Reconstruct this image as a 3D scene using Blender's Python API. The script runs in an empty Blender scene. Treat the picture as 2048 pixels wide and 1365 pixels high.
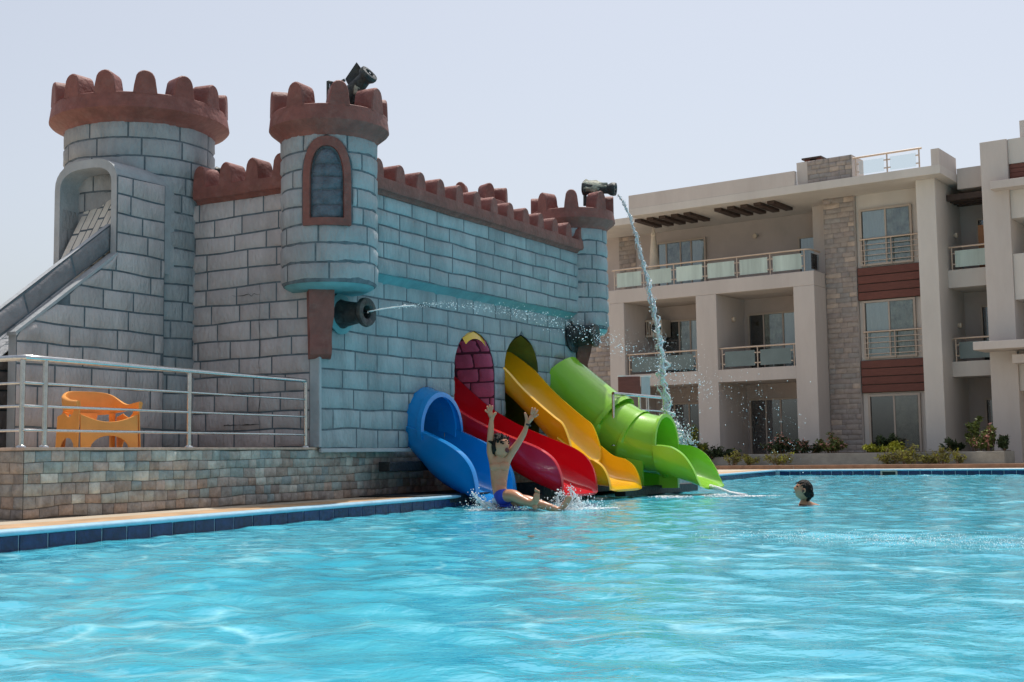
import bpy, math, random
import numpy as np
from mathutils import Vector, Matrix, noise
random.seed(7)
S = 0.78            # the scene is laid out in 0.78 m units; everything is scaled to metres at the end
# ------------------------------------------------------------------ camera, sky, sun, exposure
sc = bpy.context.scene
H, F, PITCH, ROLL = 0.72, 2527.0, math.atan((912-682.5)/2527.0), 0.0143
fw = Vector((0, math.cos(PITCH), math.sin(PITCH))); up0 = Vector((0, -math.sin(PITCH), math.cos(PITCH)))
r0 = Vector((1, 0, 0))
RV = math.cos(ROLL)*r0 - math.sin(ROLL)*up0; UV = math.cos(ROLL)*up0 + math.sin(ROLL)*r0
cd = bpy.data.cameras.new('camera'); cam = bpy.data.objects.new('camera', cd)
sc.collection.objects.link(cam); sc.camera = cam
cd.sensor_width = 36; cd.lens = F*36/2048; cd.clip_start = 0.05; cd.clip_end = 2000
cam.matrix_world = Matrix(((RV.x, UV.x, -fw.x, 0), (RV.y, UV.y, -fw.y, 0), (RV.z, UV.z, -fw.z, H*S), (0, 0, 0, 1)))
CAMP = Vector((0, 0, H))
def at(x, y, Y):    # a point at forward distance Y
    v = fw + RV*((x-1024)/F) - UV*((y-682.5)/F)
    return CAMP + v*(Y/v.y)
SUN = Vector((0.0966, 0.347, 1.0)).normalized()
w = bpy.data.worlds.new('World'); sc.world = w; w.use_nodes = True
wn = w.node_tree; wn.nodes.clear()
wo = wn.nodes.new('ShaderNodeOutputWorld'); bg = wn.nodes.new('ShaderNodeBackground')
sky = wn.nodes.new('ShaderNodeTexSky'); sky.sky_type = 'NISHITA'; sky.sun_disc = False
sky.sun_elevation = math.asin(SUN.z); sky.sun_rotation = math.atan2(SUN.x, SUN.y)
sky.air_density = 1.0; sky.dust_density = 3.0; sky.ozone_density = 1.5; sky.altitude = 0
hs = wn.nodes.new('ShaderNodeHueSaturation'); hs.inputs['Saturation'].default_value = 0.50
hs.inputs['Value'].default_value = 1.0
bg.inputs['Strength'].default_value = 0.15
wn.links.new(sky.outputs[0], hs.inputs['Color']); wn.links.new(hs.outputs[0], bg.inputs[0]); wn.links.new(bg.outputs[0], wo.inputs[0])
sd = bpy.data.lights.new('sun', 'SUN'); sd.energy = 3.9; sd.angle = math.radians(0.53); sd.color = (1, 0.955, 0.88)
so = bpy.data.objects.new('sun', sd); sc.collection.objects.link(so)
so.rotation_euler = (-SUN).to_track_quat('-Z', 'Y').to_euler(); so.location = (0, 0, 30)
sc.view_settings.view_transform = 'Standard'; sc.view_settings.look = 'None'
sc.view_settings.exposure = 0.0; sc.view_settings.gamma = 1.0; sc.view_settings.use_curve_mapping = False
sc.cycles.max_bounces = 8; sc.cycles.diffuse_bounces = 4; sc.cycles.glossy_bounces = 4
sc.cycles.transmission_bounces = 6; sc.cycles.transparent_max_bounces = 12
sc.cycles.caustics_reflective = False; sc.cycles.caustics_refractive = False
sc.cycles.sample_clamp_indirect = 4.0
# ------------------------------------------------------------------ materials
def mat(name, col, rough=0.7, var=0.0, vscale=3.0, bump=0.0, bscale=20.0, col2=None, metal=0.0, spec=0.5,
        rnd=0.0, stretch=(1, 1, 1), trans=0.0, ior=1.45, coat=0.0, rnd_cols=None, dirt=None, dscale=1.2, damt=0.5):
    m = bpy.data.materials.new(name); m.use_nodes = True; nt = m.node_tree; N = nt.nodes; L = nt.links
    b = N['Principled BSDF']; b.inputs['Roughness'].default_value = rough; b.inputs['Metallic'].default_value = metal
    b.inputs['Specular IOR Level'].default_value = spec; b.inputs['IOR'].default_value = ior
    b.inputs['Transmission Weight'].default_value = trans; b.inputs['Coat Weight'].default_value = coat
    b.inputs['Coat Roughness'].default_value = 0.08
    c = (*col, 1); b.inputs['Base Color'].default_value = c
    tc = N.new('ShaderNodeTexCoord'); mp = N.new('ShaderNodeMapping'); mp.inputs['Scale'].default_value = stretch
    L.new(tc.outputs['Object'], mp.inputs['Vector'])
    src = None
    if rnd_cols:
        oi = N.new('ShaderNodeObjectInfo'); cr = N.new('ShaderNodeValToRGB'); cr.color_ramp.interpolation = 'CONSTANT'
        while len(cr.color_ramp.elements) < len(rnd_cols): cr.color_ramp.elements.new(0.5)
        for i, cc in enumerate(rnd_cols):
            e = cr.color_ramp.elements[i]; e.position = i/len(rnd_cols); e.color = (*cc, 1)
        L.new(oi.outputs['Random'], cr.inputs[0]); src = cr.outputs[0]
    if var or col2:
        nz = N.new('ShaderNodeTexNoise'); nz.inputs['Scale'].default_value = vscale; nz.inputs['Detail'].default_value = 6
        nz.inputs['Roughness'].default_value = 0.65
        L.new(mp.outputs[0], nz.inputs['Vector'])
        mx = N.new('ShaderNodeMix'); mx.data_type = 'RGBA'
        rp = N.new('ShaderNodeMapRange'); rp.inputs['From Min'].default_value = 0.35; rp.inputs['From Max'].default_value = 0.65
        L.new(nz.outputs['Fac'], rp.inputs['Value']); L.new(rp.outputs[0], mx.inputs[0])
        a = tuple(x*(1-var) for x in col); b2 = col2 if col2 else tuple(min(1, x*(1+var)) for x in col)
        if src is not None:
            mx.blend_type = 'MULTIPLY'; mx.inputs[6].default_value = c; L.new(src, mx.inputs[6])
            mx.inputs[7].default_value = (1-var, 1-var, 1-var, 1)
        else:
            mx.inputs[6].default_value = (*a, 1); mx.inputs[7].default_value = (*b2, 1)
        src = mx.outputs[2]
    if rnd:
        oi = N.new('ShaderNodeObjectInfo'); mr = N.new('ShaderNodeMapRange')
        mr.inputs['To Min'].default_value = 1-rnd; mr.inputs['To Max'].default_value = 1+rnd*0.6
        L.new(oi.outputs['Random'], mr.inputs['Value'])
        h2 = N.new('ShaderNodeHueSaturation')
        if src is None: h2.inputs['Color'].default_value = c
        else: L.new(src, h2.inputs['Color'])
        L.new(mr.outputs[0], h2.inputs['Value']); src = h2.outputs[0]
    if dirt:
        n2 = N.new('ShaderNodeTexNoise'); n2.inputs['Scale'].default_value = dscale; n2.inputs['Detail'].default_value = 8
        n2.inputs['Roughness'].default_value = 0.7
        L.new(mp.outputs[0], n2.inputs['Vector'])
        r2 = N.new('ShaderNodeMapRange'); r2.inputs['From Min'].default_value = 0.5; r2.inputs['From Max'].default_value = 0.75
        r2.inputs['To Max'].default_value = damt
        L.new(n2.outputs['Fac'], r2.inputs['Value'])
        m2 = N.new('ShaderNodeMix'); m2.data_type = 'RGBA'; L.new(r2.outputs[0], m2.inputs[0])
        if src is None: m2.inputs[6].default_value = c
        else: L.new(src, m2.inputs[6])
        m2.inputs[7].default_value = (*dirt, 1); src = m2.outputs[2]
    if src is not None: L.new(src, b.inputs['Base Color'])
    if bump:
        nb = N.new('ShaderNodeTexNoise'); nb.inputs['Scale'].default_value = bscale; nb.inputs['Detail'].default_value = 5
        L.new(mp.outputs[0], nb.inputs['Vector'])
        bp = N.new('ShaderNodeBump'); bp.inputs['Strength'].default_value = bump; bp.inputs['Distance'].default_value = 0.03
        L.new(nb.outputs['Fac'], bp.inputs['Height']); L.new(bp.outputs[0], b.inputs['Normal'])
    return m
M = {}
def blk(n, c): return mat(n, c, .75, var=.16, vscale=2.0, bump=.8, bscale=22, rnd=.10, stretch=(1, 1, .45), dirt=tuple(x*.5 for x in c), dscale=2.8, damt=.5)
M['block'] = blk('painted_block', (.34, .35, .365)); M['block_cyan'] = blk('cyan_grey_block', (.305, .35, .37)); M['block_lilac'] = blk('lilac_grey_block', (.46, .415, .415))  # wall tints differ: cyan-grey for the long wall, lilac for side and stairs
M['joint'] = mat('block_joint', (.11, .135, .155), .85, var=.3, vscale=8, bump=.4)
M['plaster'] = mat('smooth_grey_plaster', (.38, .40, .42), .75, var=.12, vscale=2, bump=.4, bscale=14, dirt=(.25, .27, .28))
M['sunlit_step'] = mat('sunlit_cream_step', (.66, .62, .56), .7, var=.1, bump=.4)  # pale tone puts sunlight into the shaded portal ramp's colour
M['teal'] = mat('teal_bounce_tone', (.13, .30, .33), .7, var=.15, bump=.3)  # pool bounce under the overhang and turrets put into the colour
M['band'] = mat('shade_grey_parapet', (.23, .215, .225), .8, var=.2, bump=.4, rnd=.1)  # shadow tone of the parapet side put into its base colour
M['red'] = mat('brick_red_paint', (.205, .072, .058), .62, var=.2, vscale=4, bump=.5, bscale=14, rnd=.08, dirt=(.30, .16, .135), dscale=5, damt=.45)
M['magenta'] = mat('magenta_block', (.55, .13, .22), .6, var=.15, bump=.3)
M['olive'] = mat('olive_liner', (.10, .13, .02), .7, var=.2, bump=.3)
M['windark'] = mat('dark_grey_window_block', (.10, .12, .15), .7, var=.3, vscale=6, bump=1.0, bscale=18)
M['coping'] = mat('pinkish_coping', (.50, .36, .28), .7, var=.2, vscale=8, bump=.3)
M['deck'] = mat('sandstone_deck', (.42, .27, .15), .75, var=.3, vscale=3, bump=.3, bscale=25, dirt=(.30, .16, .08), dscale=1.7)
M['ground'] = mat('pale_paving', (.45, .38, .29), .85, var=.2, vscale=.8, bump=.2)
M['nosing'] = mat('pale_blue_pool_nosing', (.34, .54, .66), .35, var=.08, vscale=6, bump=.15)
M['tile'] = mat('navy_pool_tile', (.012, .03, .10), .18, var=.35, vscale=12, rnd=.25, bump=.15, bscale=60)
M['grout'] = mat('pale_grout', (.55, .60, .62), .8, var=.2, vscale=9)
M['poolwall'] = mat('pool_floor_paint', (.10, .52, .68), .6, var=.1)
stones = [(.44, .46, .42), (.35, .41, .39), (.52, .53, .48), (.50, .42, .37), (.43, .40, .36), (.66, .65, .58), (.32, .38, .38), (.48, .46, .41), (.40, .44, .41)]
rust = [(.46, .34, .27), (.40, .33, .28), (.36, .31, .27), (.50, .40, .33), (.42, .37, .33), (.34, .29, .26), (.38, .35, .32)]
M['stone'] = mat('green_grey_stone', (.3, .3, .27), .75, var=.35, vscale=9, bump=.7, bscale=16, rnd_cols=stones, dirt=(.22, .13, .09), dscale=2.2, damt=.6)
M['rust'] = mat('rusty_brown_stone', (.3, .2, .15), .75, var=.4, vscale=9, bump=.7, bscale=16, rnd_cols=rust, dirt=(.12, .08, .06), dscale=2.5, damt=.5)
M['stonebed'] = mat('stone_mortar', (.20, .17, .145), .9); M['cladbed'] = mat('cladding_mortar', (.25, .22, .20), .9)
M['steel'] = mat('brushed_steel', (.55, .56, .55), .22, metal=1.0, var=.1, vscale=15)
def plastic(n, c):   # thin fibreglass lets some sun through
    m = mat(n, c, .2, var=.05, vscale=1.5, bump=.10, bscale=5, coat=.6, dirt=tuple(min(1, x*.85+.03) for x in c), dscale=5, damt=.35)
    N = m.node_tree.nodes; L = m.node_tree.links; t = N.new('ShaderNodeBsdfTranslucent'); mx = N.new('ShaderNodeMixShader'); mx.inputs[0].default_value = .16
    t.inputs[0].default_value = (*[min(1, x*1.25+.01) for x in c], 1); L.new(N['Principled BSDF'].outputs[0], mx.inputs[1]); L.new(t.outputs[0], mx.inputs[2]); L.new(mx.outputs[0], N['Material Output'].inputs[0]); return m
M['blue'] = plastic('blue_fibreglass', (.006, .27, .68))
M['redp'] = plastic('red_fibreglass', (.66, .006, .016))
M['yellow'] = plastic('yellow_fibreglass', (.92, .50, .012))
M['green'] = plastic('green_fibreglass', (.31, .64, .05))
M['orange'] = mat('orange_plastic', (.78, .33, .075), .38, var=.08, bump=.05)
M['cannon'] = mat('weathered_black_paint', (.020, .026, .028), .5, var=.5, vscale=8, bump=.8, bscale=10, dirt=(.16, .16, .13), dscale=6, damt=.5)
M['cannonlight'] = mat('flaking_pale_paint', (.30, .31, .25), .7, var=.5, vscale=10, bump=1.0, bscale=12)
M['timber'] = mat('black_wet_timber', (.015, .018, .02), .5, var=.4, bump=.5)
M['wall'] = mat('beige_plaster', (.575, .52, .485), .88, var=.07, vscale=.5, bump=.25, bscale=8, stretch=(1, 1, .25), dirt=(.50, .43, .39), dscale=2.2, damt=.35)
M['wall2'] = mat('pale_grey_beige_plaster', (.61, .57, .53), .88, var=.07, vscale=.5, bump=.2, stretch=(1, 1, .25))
M['inner'] = mat('taupe_balcony_wall', (.47, .415, .39), .88, var=.08, vscale=.6, bump=.2)
clad = [(.42, .355, .325), (.38, .34, .32), (.45, .38, .34), (.40, .345, .31), (.37, .345, .33), (.43, .37, .33), (.38, .33, .31), (.39, .35, .33), (.55, .45, .38)]
M['clad'] = mat('split_stone_cladding', (.3, .25, .2), .85, var=.25, vscale=4, bump=.7, bscale=10, rnd_cols=clad)
M['plank'] = mat('reddish_brown_board', (.16, .052, .038), .55, var=.15, vscale=3, stretch=(1, 1, 6), rnd=.08, bump=.2)
M['pergola'] = mat('dark_brown_beam', (.055, .035, .028), .6, var=.2)
M['frame'] = mat('beige_aluminium', (.46, .39, .33), .45, var=.05)
M['alu'] = mat('champagne_rail', (.62, .50, .40), .35, var=.05, metal=.5)
M['curtain'] = mat('pale_blue_curtain', (.80, .87, .93), .9, var=.06, stretch=(6, 6, .3), vscale=2)
M['curtain2'] = mat('grey_patterned_curtain', (.36, .37, .32), .9, var=.5, vscale=2.5)
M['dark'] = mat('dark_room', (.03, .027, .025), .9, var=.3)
M['frost'] = mat('frosted_green_glass', (.50, .60, .55), .2, var=.22, vscale=1.2, stretch=(1, 1, .1))
M['frostdark'] = mat('smoky_glass', (.17, .22, .22), .15, var=.1, vscale=1.0)
M['white'] = mat('white_canvas', (.78, .76, .70), .8, var=.05)
M['cream'] = mat('cream_canvas', (.62, .53, .42), .85, var=.1)
M['planter'] = mat('cement_planter', (.36, .34, .30), .85, var=.15, vscale=2, bump=.3, dirt=(.25, .22, .18))
M['kerb'] = mat('terracotta_kerb', (.30, .17, .11), .85, var=.2, vscale=5)
M['soil'] = mat('soil', (.12, .08, .05), .95, var=.3)
M['skin'] = mat('tanned_skin', (.52, .235, .13), .3, var=.08, vscale=6, spec=.5, bump=.35, bscale=9)
M['lips'] = mat('mouth', (.12, .02, .02), .5)
M['hair'] = mat('wet_black_hair', (.014, .010, .008), .6, spec=.25, bump=1.0, bscale=40, stretch=(1, 1, .3))
M['eyew'] = mat('eye', (.6, .58, .55), .3)
M['trunks'] = mat('blue_swim_trunks', (.025, .05, .42), .7, var=.25, vscale=5)
M['trunks2'] = mat('pale_trunk_print', (.55, .60, .70), .7, var=.3, vscale=30)
M['leaf1'] = mat('green_leaf', (.085, .13, .03), .6, var=.4, vscale=6, col2=(.20, .24, .06))
M['leaf2'] = mat('dark_leaf', (.04, .065, .022), .6, var=.4, vscale=6)
M['leaf3'] = mat('yellow_green_leaf', (.42, .42, .04), .6, var=.3, vscale=6)
M['leaf4'] = mat('straw_green_leaf', (.30, .27, .08), .7, var=.4, vscale=6)
M['pink'] = mat('pink_flower', (.50, .24, .20), .7, var=.3, vscale=9)
M['black'] = mat('black_plastic', (.02, .02, .02), .5)
M['acw'] = mat('cream_metal', (.50, .45, .38), .5)
def glassmat(name, tint, refl, gl=(.9, .95, 1)):
    m = bpy.data.materials.new(name); m.use_nodes = True; N = m.node_tree.nodes; L = m.node_tree.links; N.clear()
    o = N.new('ShaderNodeOutputMaterial'); t = N.new('ShaderNodeBsdfTransparent'); g = N.new('ShaderNodeBsdfGlossy')
    t.inputs[0].default_value = (*tint, 1); g.inputs['Roughness'].default_value = .02; g.inputs[0].default_value = (*gl, 1)
    mx = N.new('ShaderNodeMixShader'); fr = N.new('ShaderNodeFresnel'); fr.inputs[0].default_value = 1.5
    ad = N.new('ShaderNodeMath'); ad.operation = 'ADD'; ad.use_clamp = True; ad.inputs[1].default_value = refl
    L.new(fr.outputs[0], ad.inputs[0]); L.new(ad.outputs[0], mx.inputs[0]); L.new(t.outputs[0], mx.inputs[1]); L.new(g.outputs[0], mx.inputs[2])
    L.new(mx.outputs[0], o.inputs[0]); return m
M['glass'] = glassmat('window_glass', (.88, .91, .90), .04)
M['glass2'] = glassmat('reflective_door_glass', (.75, .76, .74), .14)
M['clear'] = glassmat('clear_glass', (.93, .96, .95), .05)
def waterdrop():
    m = bpy.data.materials.new('splashing_water'); m.use_nodes = True; b = m.node_tree.nodes['Principled BSDF']
    b.inputs['Base Color'].default_value = (.93, .97, 1, 1); b.inputs['Roughness'].default_value = .08
    b.inputs['Transmission Weight'].default_value = .55; b.inputs['IOR'].default_value = 1.33
    return m
M['drop'] = waterdrop(); M['jet'] = mat('aerated_water', (.92, .95, .97), .2, trans=.12, ior=1.33, bump=1.0, bscale=40)
M['foam'] = mat('white_foam', (.86, .92, .94), .4, bump=.8, bscale=30)
def watermat():
    m = bpy.data.materials.new('pool_water'); m.use_nodes = True; N = m.node_tree.nodes; L = m.node_tree.links
    b = N['Principled BSDF']; b.inputs['Roughness'].default_value = .012; b.inputs['IOR'].default_value = 1.33
    tc = N.new('ShaderNodeTexCoord')
    mp = N.new('ShaderNodeMapping'); mp.inputs['Scale'].default_value = (1.0, 1.0, 1); mp.inputs['Rotation'].default_value = (0, 0, .15)
    L.new(tc.outputs['Object'], mp.inputs[0])
    def nz(sc_, det, dist=0.0):
        n = N.new('ShaderNodeTexNoise'); n.inputs['Scale'].default_value = sc_; n.inputs['Detail'].default_value = det
        n.inputs['Distortion'].default_value = dist; L.new(mp.outputs[0], n.inputs['Vector']); return n
    a0 = nz(3.3, 3, .8); al = nz(.55, 3, .5); a = N.new('ShaderNodeMix'); a.inputs[0].default_value = .4; L.new(a0.outputs['Fac'], a.inputs[2]); L.new(al.outputs['Fac'], a.inputs[3])
    cr = N.new('ShaderNodeValToRGB'); e = cr.color_ramp.elements
    e[0].position = .36; e[0].color = (.032, .34, .48, 1); e[1].position = .64; e[1].color = (.095, .47, .58, 1)
    k = cr.color_ramp.elements.new(.5); k.color = (.058, .405, .535, 1)
    L.new(a.outputs[0], cr.inputs[0])
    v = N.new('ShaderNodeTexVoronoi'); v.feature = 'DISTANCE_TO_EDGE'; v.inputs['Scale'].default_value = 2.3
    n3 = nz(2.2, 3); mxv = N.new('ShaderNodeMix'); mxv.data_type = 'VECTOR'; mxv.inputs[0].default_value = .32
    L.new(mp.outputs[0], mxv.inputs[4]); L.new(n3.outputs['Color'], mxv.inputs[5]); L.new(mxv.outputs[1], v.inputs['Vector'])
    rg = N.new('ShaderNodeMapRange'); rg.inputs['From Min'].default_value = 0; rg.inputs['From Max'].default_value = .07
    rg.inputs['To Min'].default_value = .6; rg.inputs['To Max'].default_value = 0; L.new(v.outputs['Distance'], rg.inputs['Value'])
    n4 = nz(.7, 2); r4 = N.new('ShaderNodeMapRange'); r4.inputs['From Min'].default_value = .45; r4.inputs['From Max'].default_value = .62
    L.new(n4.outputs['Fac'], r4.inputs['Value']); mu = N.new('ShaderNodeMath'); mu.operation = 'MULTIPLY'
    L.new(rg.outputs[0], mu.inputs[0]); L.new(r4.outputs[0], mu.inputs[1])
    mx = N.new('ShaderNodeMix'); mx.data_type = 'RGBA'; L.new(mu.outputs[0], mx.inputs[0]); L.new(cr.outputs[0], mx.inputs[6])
    mx.inputs[7].default_value = (.36, .74, .82, 1); L.new(mx.outputs[2], b.inputs['Base Color'])  # caustic light network painted into the water's base colour
    b1 = N.new('ShaderNodeBump'); b1.inputs['Strength'].default_value = .12; b1.inputs['Distance'].default_value = .06
    L.new(nz(3.2, 4, .6).outputs['Fac'], b1.inputs['Height'])
    b2 = N.new('ShaderNodeBump'); b2.inputs['Strength'].default_value = .30; b2.inputs['Distance'].default_value = .02
    L.new(nz(11, 3, .4).outputs['Fac'], b2.inputs['Height']); L.new(b1.outputs[0], b2.inputs['Normal']); b3 = N.new('ShaderNodeBump'); b3.inputs['Strength'].default_value = .15; b3.inputs['Distance'].default_value = .008; L.new(nz(30, 3, .3).outputs['Fac'], b3.inputs['Height']); L.new(b2.outputs[0], b3.inputs['Normal']); L.new(b3.outputs[0], b.inputs['Normal'])
    return m
M['water'] = watermat()
# ------------------------------------------------------------------ helpers
COL = sc.collection
class MB:
    def __init__(s): s.v = []; s.f = []
    def add(s, vs, fs):
        k = len(s.v); s.v += [tuple(x) for x in vs]; s.f += [tuple(i+k for i in f) for f in fs]; return s
    def obox(s, o, a, b, c):
        o, a, b, c = Vector(o), Vector(a), Vector(b), Vector(c)
        if a.cross(b).dot(c) < 0: a, b = b, a
        vs = [o, o+a, o+a+b, o+b, o+c, o+a+c, o+a+b+c, o+b+c]
        return s.add(vs, [(0, 3, 2, 1), (4, 5, 6, 7), (0, 1, 5, 4), (1, 2, 6, 5), (2, 3, 7, 6), (3, 0, 4, 7)])
    def tube(s, pts, r, n=8, caps=True, closed=False):
        pts = [Vector(p) for p in pts]; rs = r if isinstance(r, (list, tuple)) else [r]*len(pts)
        rings = []; prev = None
        for i, p in enumerate(pts):
            t = (pts[min(i+1, len(pts)-1)] - pts[max(i-1, 0)]).normalized()
            if prev is None:
                a = t.orthogonal().normalized()
            else: a = (prev - t*prev.dot(t)).normalized()
            prev = a; b = t.cross(a)
            rings.append([p + (a*math.cos(2*math.pi*k/n) + b*math.sin(2*math.pi*k/n))*rs[i] for k in range(n)])
        vs = [v for q in rings for v in q]; fs = []
        for i in range(len(pts)-1):
            for k in range(n): fs.append((i*n+k, i*n+(k+1) % n, (i+1)*n+(k+1) % n, (i+1)*n+k))
        if caps: fs += [tuple(range(n-1, -1, -1)), tuple((len(pts)-1)*n+k for k in range(n))]
        return s.add(vs, fs)
    def lathe(s, c, prof, n=40, ax=None, wob=0.0, a0=0.0, a1=2*math.pi):
        # prof: (radius, height along axis)
        ax = Vector(ax or (0, 0, 1)).normalized(); a = ax.orthogonal().normalized() if abs(ax.z) < .99 else Vector((1, 0, 0)); b = ax.cross(a)
        c = Vector(c); full = abs(a1-a0-2*math.pi) < 1e-6; m = n if full else n+1; vs = []; fs = []
        for j, (r, h) in enumerate(prof):
            for k in range(m):
                t = a0+(a1-a0)*k/n; rr = r*(1+wob*noise.noise(Vector((math.cos(t)*3, math.sin(t)*3, h*4+7))))
                vs.append(c+ax*h+(a*math.cos(t)+b*math.sin(t))*rr)
        for j in range(len(prof)-1):
            for k in range(n):
                k2 = (k+1) % m
                fs.append((j*m+k, j*m+k2, (j+1)*m+k2, (j+1)*m+k))
        return s.add(vs, fs)
    def ell(s, c, r, nu=12, nv=8, X=None, Y=None, Z=None):
        X, Y, Z = X or Vector((1, 0, 0)), Y or Vector((0, 1, 0)), Z or Vector((0, 0, 1)); c = Vector(c)
        vs = [c+Z*r[2]]; fs = []
        for j in range(1, nv):
            ph = math.pi*j/nv
            for k in range(nu):
                t = 2*math.pi*k/nu
                vs.append(c+X*(r[0]*math.sin(ph)*math.cos(t))+Y*(r[1]*math.sin(ph)*math.sin(t))+Z*(r[2]*math.cos(ph)))
        vs.append(c-Z*r[2]); e = len(vs)-1
        for k in range(nu):
            fs.append((0, 1+k, 1+(k+1) % nu)); fs.append((e, e-nu+(k+1) % nu, e-nu+k))
        for j in range(nv-2):
            for k in range(nu):
                q = 1+j*nu; fs.append((q+k, q+nu+k, q+nu+(k+1) % nu, q+(k+1) % nu))
        return s.add(vs, fs)
def mesh_of(mb, off=(0, 0, 0), smooth=False, m=None, name='mesh'):
    me = bpy.data.meshes.new(name); o = off
    me.from_pydata([(x-o[0], y-o[1], z-o[2]) for x, y, z in mb.v], [], mb.f)
    if smooth: me.polygons.foreach_set('use_smooth', [True]*len(me.polygons))
    if m: me.materials.append(m)
    me.update(); return me
def props(o, label=None, cat=None, group=None, kind=None):
    if label: o['label'] = label
    if cat: o['category'] = cat
    if group: o['group'] = group
    if kind: o['kind'] = kind
    return o
def thing(name, loc, label, cat, group=None):
    o = bpy.data.objects.new(name, None); o.empty_display_size = .1; COL.objects.link(o); o.location = loc
    return props(o, label, cat, group)
def rootloc(p):
    l = Vector((0, 0, 0))
    while p is not None: l += p.location; p = p.parent
    return l
def part(parent, name, mb, m, smooth=False, label=None, auto=None, bevel=0.0):
    me = mesh_of(mb, rootloc(parent) if parent else (0, 0, 0), smooth or auto is not None, m, name)
    o = bpy.data.objects.new(name, me); COL.objects.link(o)
    if parent: o.parent = parent
    if label: o['label'] = label
    if auto is not None:
        md = o.modifiers.new('edges', 'EDGE_SPLIT'); md.split_angle = math.radians(auto)
    if bevel:
        md = o.modifiers.new('bevel', 'BEVEL'); md.width = bevel; md.segments = 2; md.limit_method = 'ANGLE'
    return o
def solo(name, mb, m, label=None, cat=None, group=None, kind=None, smooth=False, auto=None, bevel=0, loc=None):
    # a thing or a piece of the setting that is one mesh
    if loc is None: loc = Vector((0, 0, 0))
    me = mesh_of(mb, loc, smooth or auto is not None, m, name); o = bpy.data.objects.new(name, me); COL.objects.link(o); o.location = loc
    if auto is not None:
        md = o.modifiers.new('edges', 'EDGE_SPLIT'); md.split_angle = math.radians(auto)
    if bevel:
        md = o.modifiers.new('bevel', 'BEVEL'); md.width = bevel; md.segments = 2; md.limit_method = 'ANGLE'
    return props(o, label, cat, group, kind)
def curve_panel(loops, depth, bev=0.0, res=3):
    # flat panel with holes: loops in 2D -> MB in x, y (z = thickness)
    cu = bpy.data.curves.new('panel', 'CURVE'); cu.dimensions = '2D'; cu.fill_mode = 'BOTH'; cu.extrude = depth/2-bev; cu.bevel_depth = bev; cu.bevel_resolution = 1
    for lp in loops:
        sp = cu.splines.new('POLY'); sp.points.add(len(lp)-1)
        for i, (x, y) in enumerate(lp): sp.points[i].co = (x, y, 0, 1)
        sp.use_cyclic_u = True
    ob = bpy.data.objects.new('panel', cu); COL.objects.link(ob)
    dg = bpy.context.evaluated_depsgraph_get(); me = bpy.data.meshes.new_from_object(ob.evaluated_get(dg))
    mb = MB(); mb.add([v.co[:] for v in me.vertices], [tuple(p.vertices) for p in me.polygons])
    bpy.data.objects.remove(ob); bpy.data.curves.remove(cu); bpy.data.meshes.remove(me); return mb
# pieces: gathered, then the 300 that show largest under one thing become parts, the rest one joined part
BIN = {}
def piece(root, parent, name, mb, m, smooth=True):
    vs = mb.v; c = sum((Vector(v) for v in vs), Vector())/len(vs); d = (c-CAMP)
    ext = max((Vector(v)-c).length for v in vs); BIN.setdefault((root.name, name), []).append((ext/max(d.length, .1), parent, mb, m, smooth))
def flush():
    for (rn, name), L in BIN.items():
        L.sort(key=lambda t: -t[0])
        for sz, p, mb, m, sm in L[:298]: part(p, name, mb, m, smooth=sm)
        rest = {}
        for sz, p, mb, m, sm in L[298:]:
            q = rest.setdefault((p.name, m.name), (p, MB(), m, sm)); q[1].add(mb.v, mb.f)
        for q in rest.values():
            o = part(q[0], name+'_remainder', q[1], q[2], smooth=q[3]); o['kind'] = 'stuff'
# castle frame: s runs along the long wall away from the camera, n points out of it towards the pool
A = Vector((-2.6, 17.0, 0)); U = Vector((.488, .873, 0)).normalized(); N1 = Vector((.873, -.488, 0)).normalized()
Zv = Vector((0, 0, 1))
def W(s, n, z): return A+U*s+N1*n+Zv*z
def wob(a, k, amp=.012): return amp*(noise.noise(Vector((a*1.7, k*5.3, 1.5)))*2)
def block_mb(surf, aL, aR, z0, z1, k0, k1, gap=.0125, proud=.020, rough=.006, nx=None):
    # surf(a, z, h) -> point ; aL, aR functions of z
    zc = (z0+z1)/2; ln = aR(zc)-aL(zc)
    if nx is None: nx = 3 if ln > .25 else 2
    us = [0, .09]+[i/nx for i in range(1, nx)]+[.91, 1]; vs = [0, .13, .5, .87, 1]
    mb = MB(); P = []
    for j, v in enumerate(vs):
        for i, u in enumerate(us):
            zz = z0+(z1-z0)*v; a0, a1 = aL(zz)+gap, aR(zz)-gap
            if a1 < a0+.005: a0 = a1 = (a0+a1)/2
            a = a0+(a1-a0)*u
            zb, zt = z0+wob(a, k0)+gap, z1+wob(a, k1)-gap
            z = zb+(zt-zb)*v; edge = i in (0, len(us)-1) or j in (0, 4)
            h = 0 if edge else proud+rough*noise.noise(Vector((a*6, z*6, k0)))*1.6
            P.append(surf(a, z, h))
    w_ = len(us); fs = []
    t1 = P[1]-P[0]; t2 = P[w_]-P[0]; nn = surf(aL(zc), zc, .1)-surf(aL(zc), zc, 0)
    flip = t1.cross(t2).dot(nn) < 0
    for j in range(4):
        for i in range(w_-1):
            q = (j*w_+i, j*w_+i+1, (j+1)*w_+i+1, (j+1)*w_+i); fs.append(q[::-1] if flip else q)
    return mb.add(P, fs)
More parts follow.
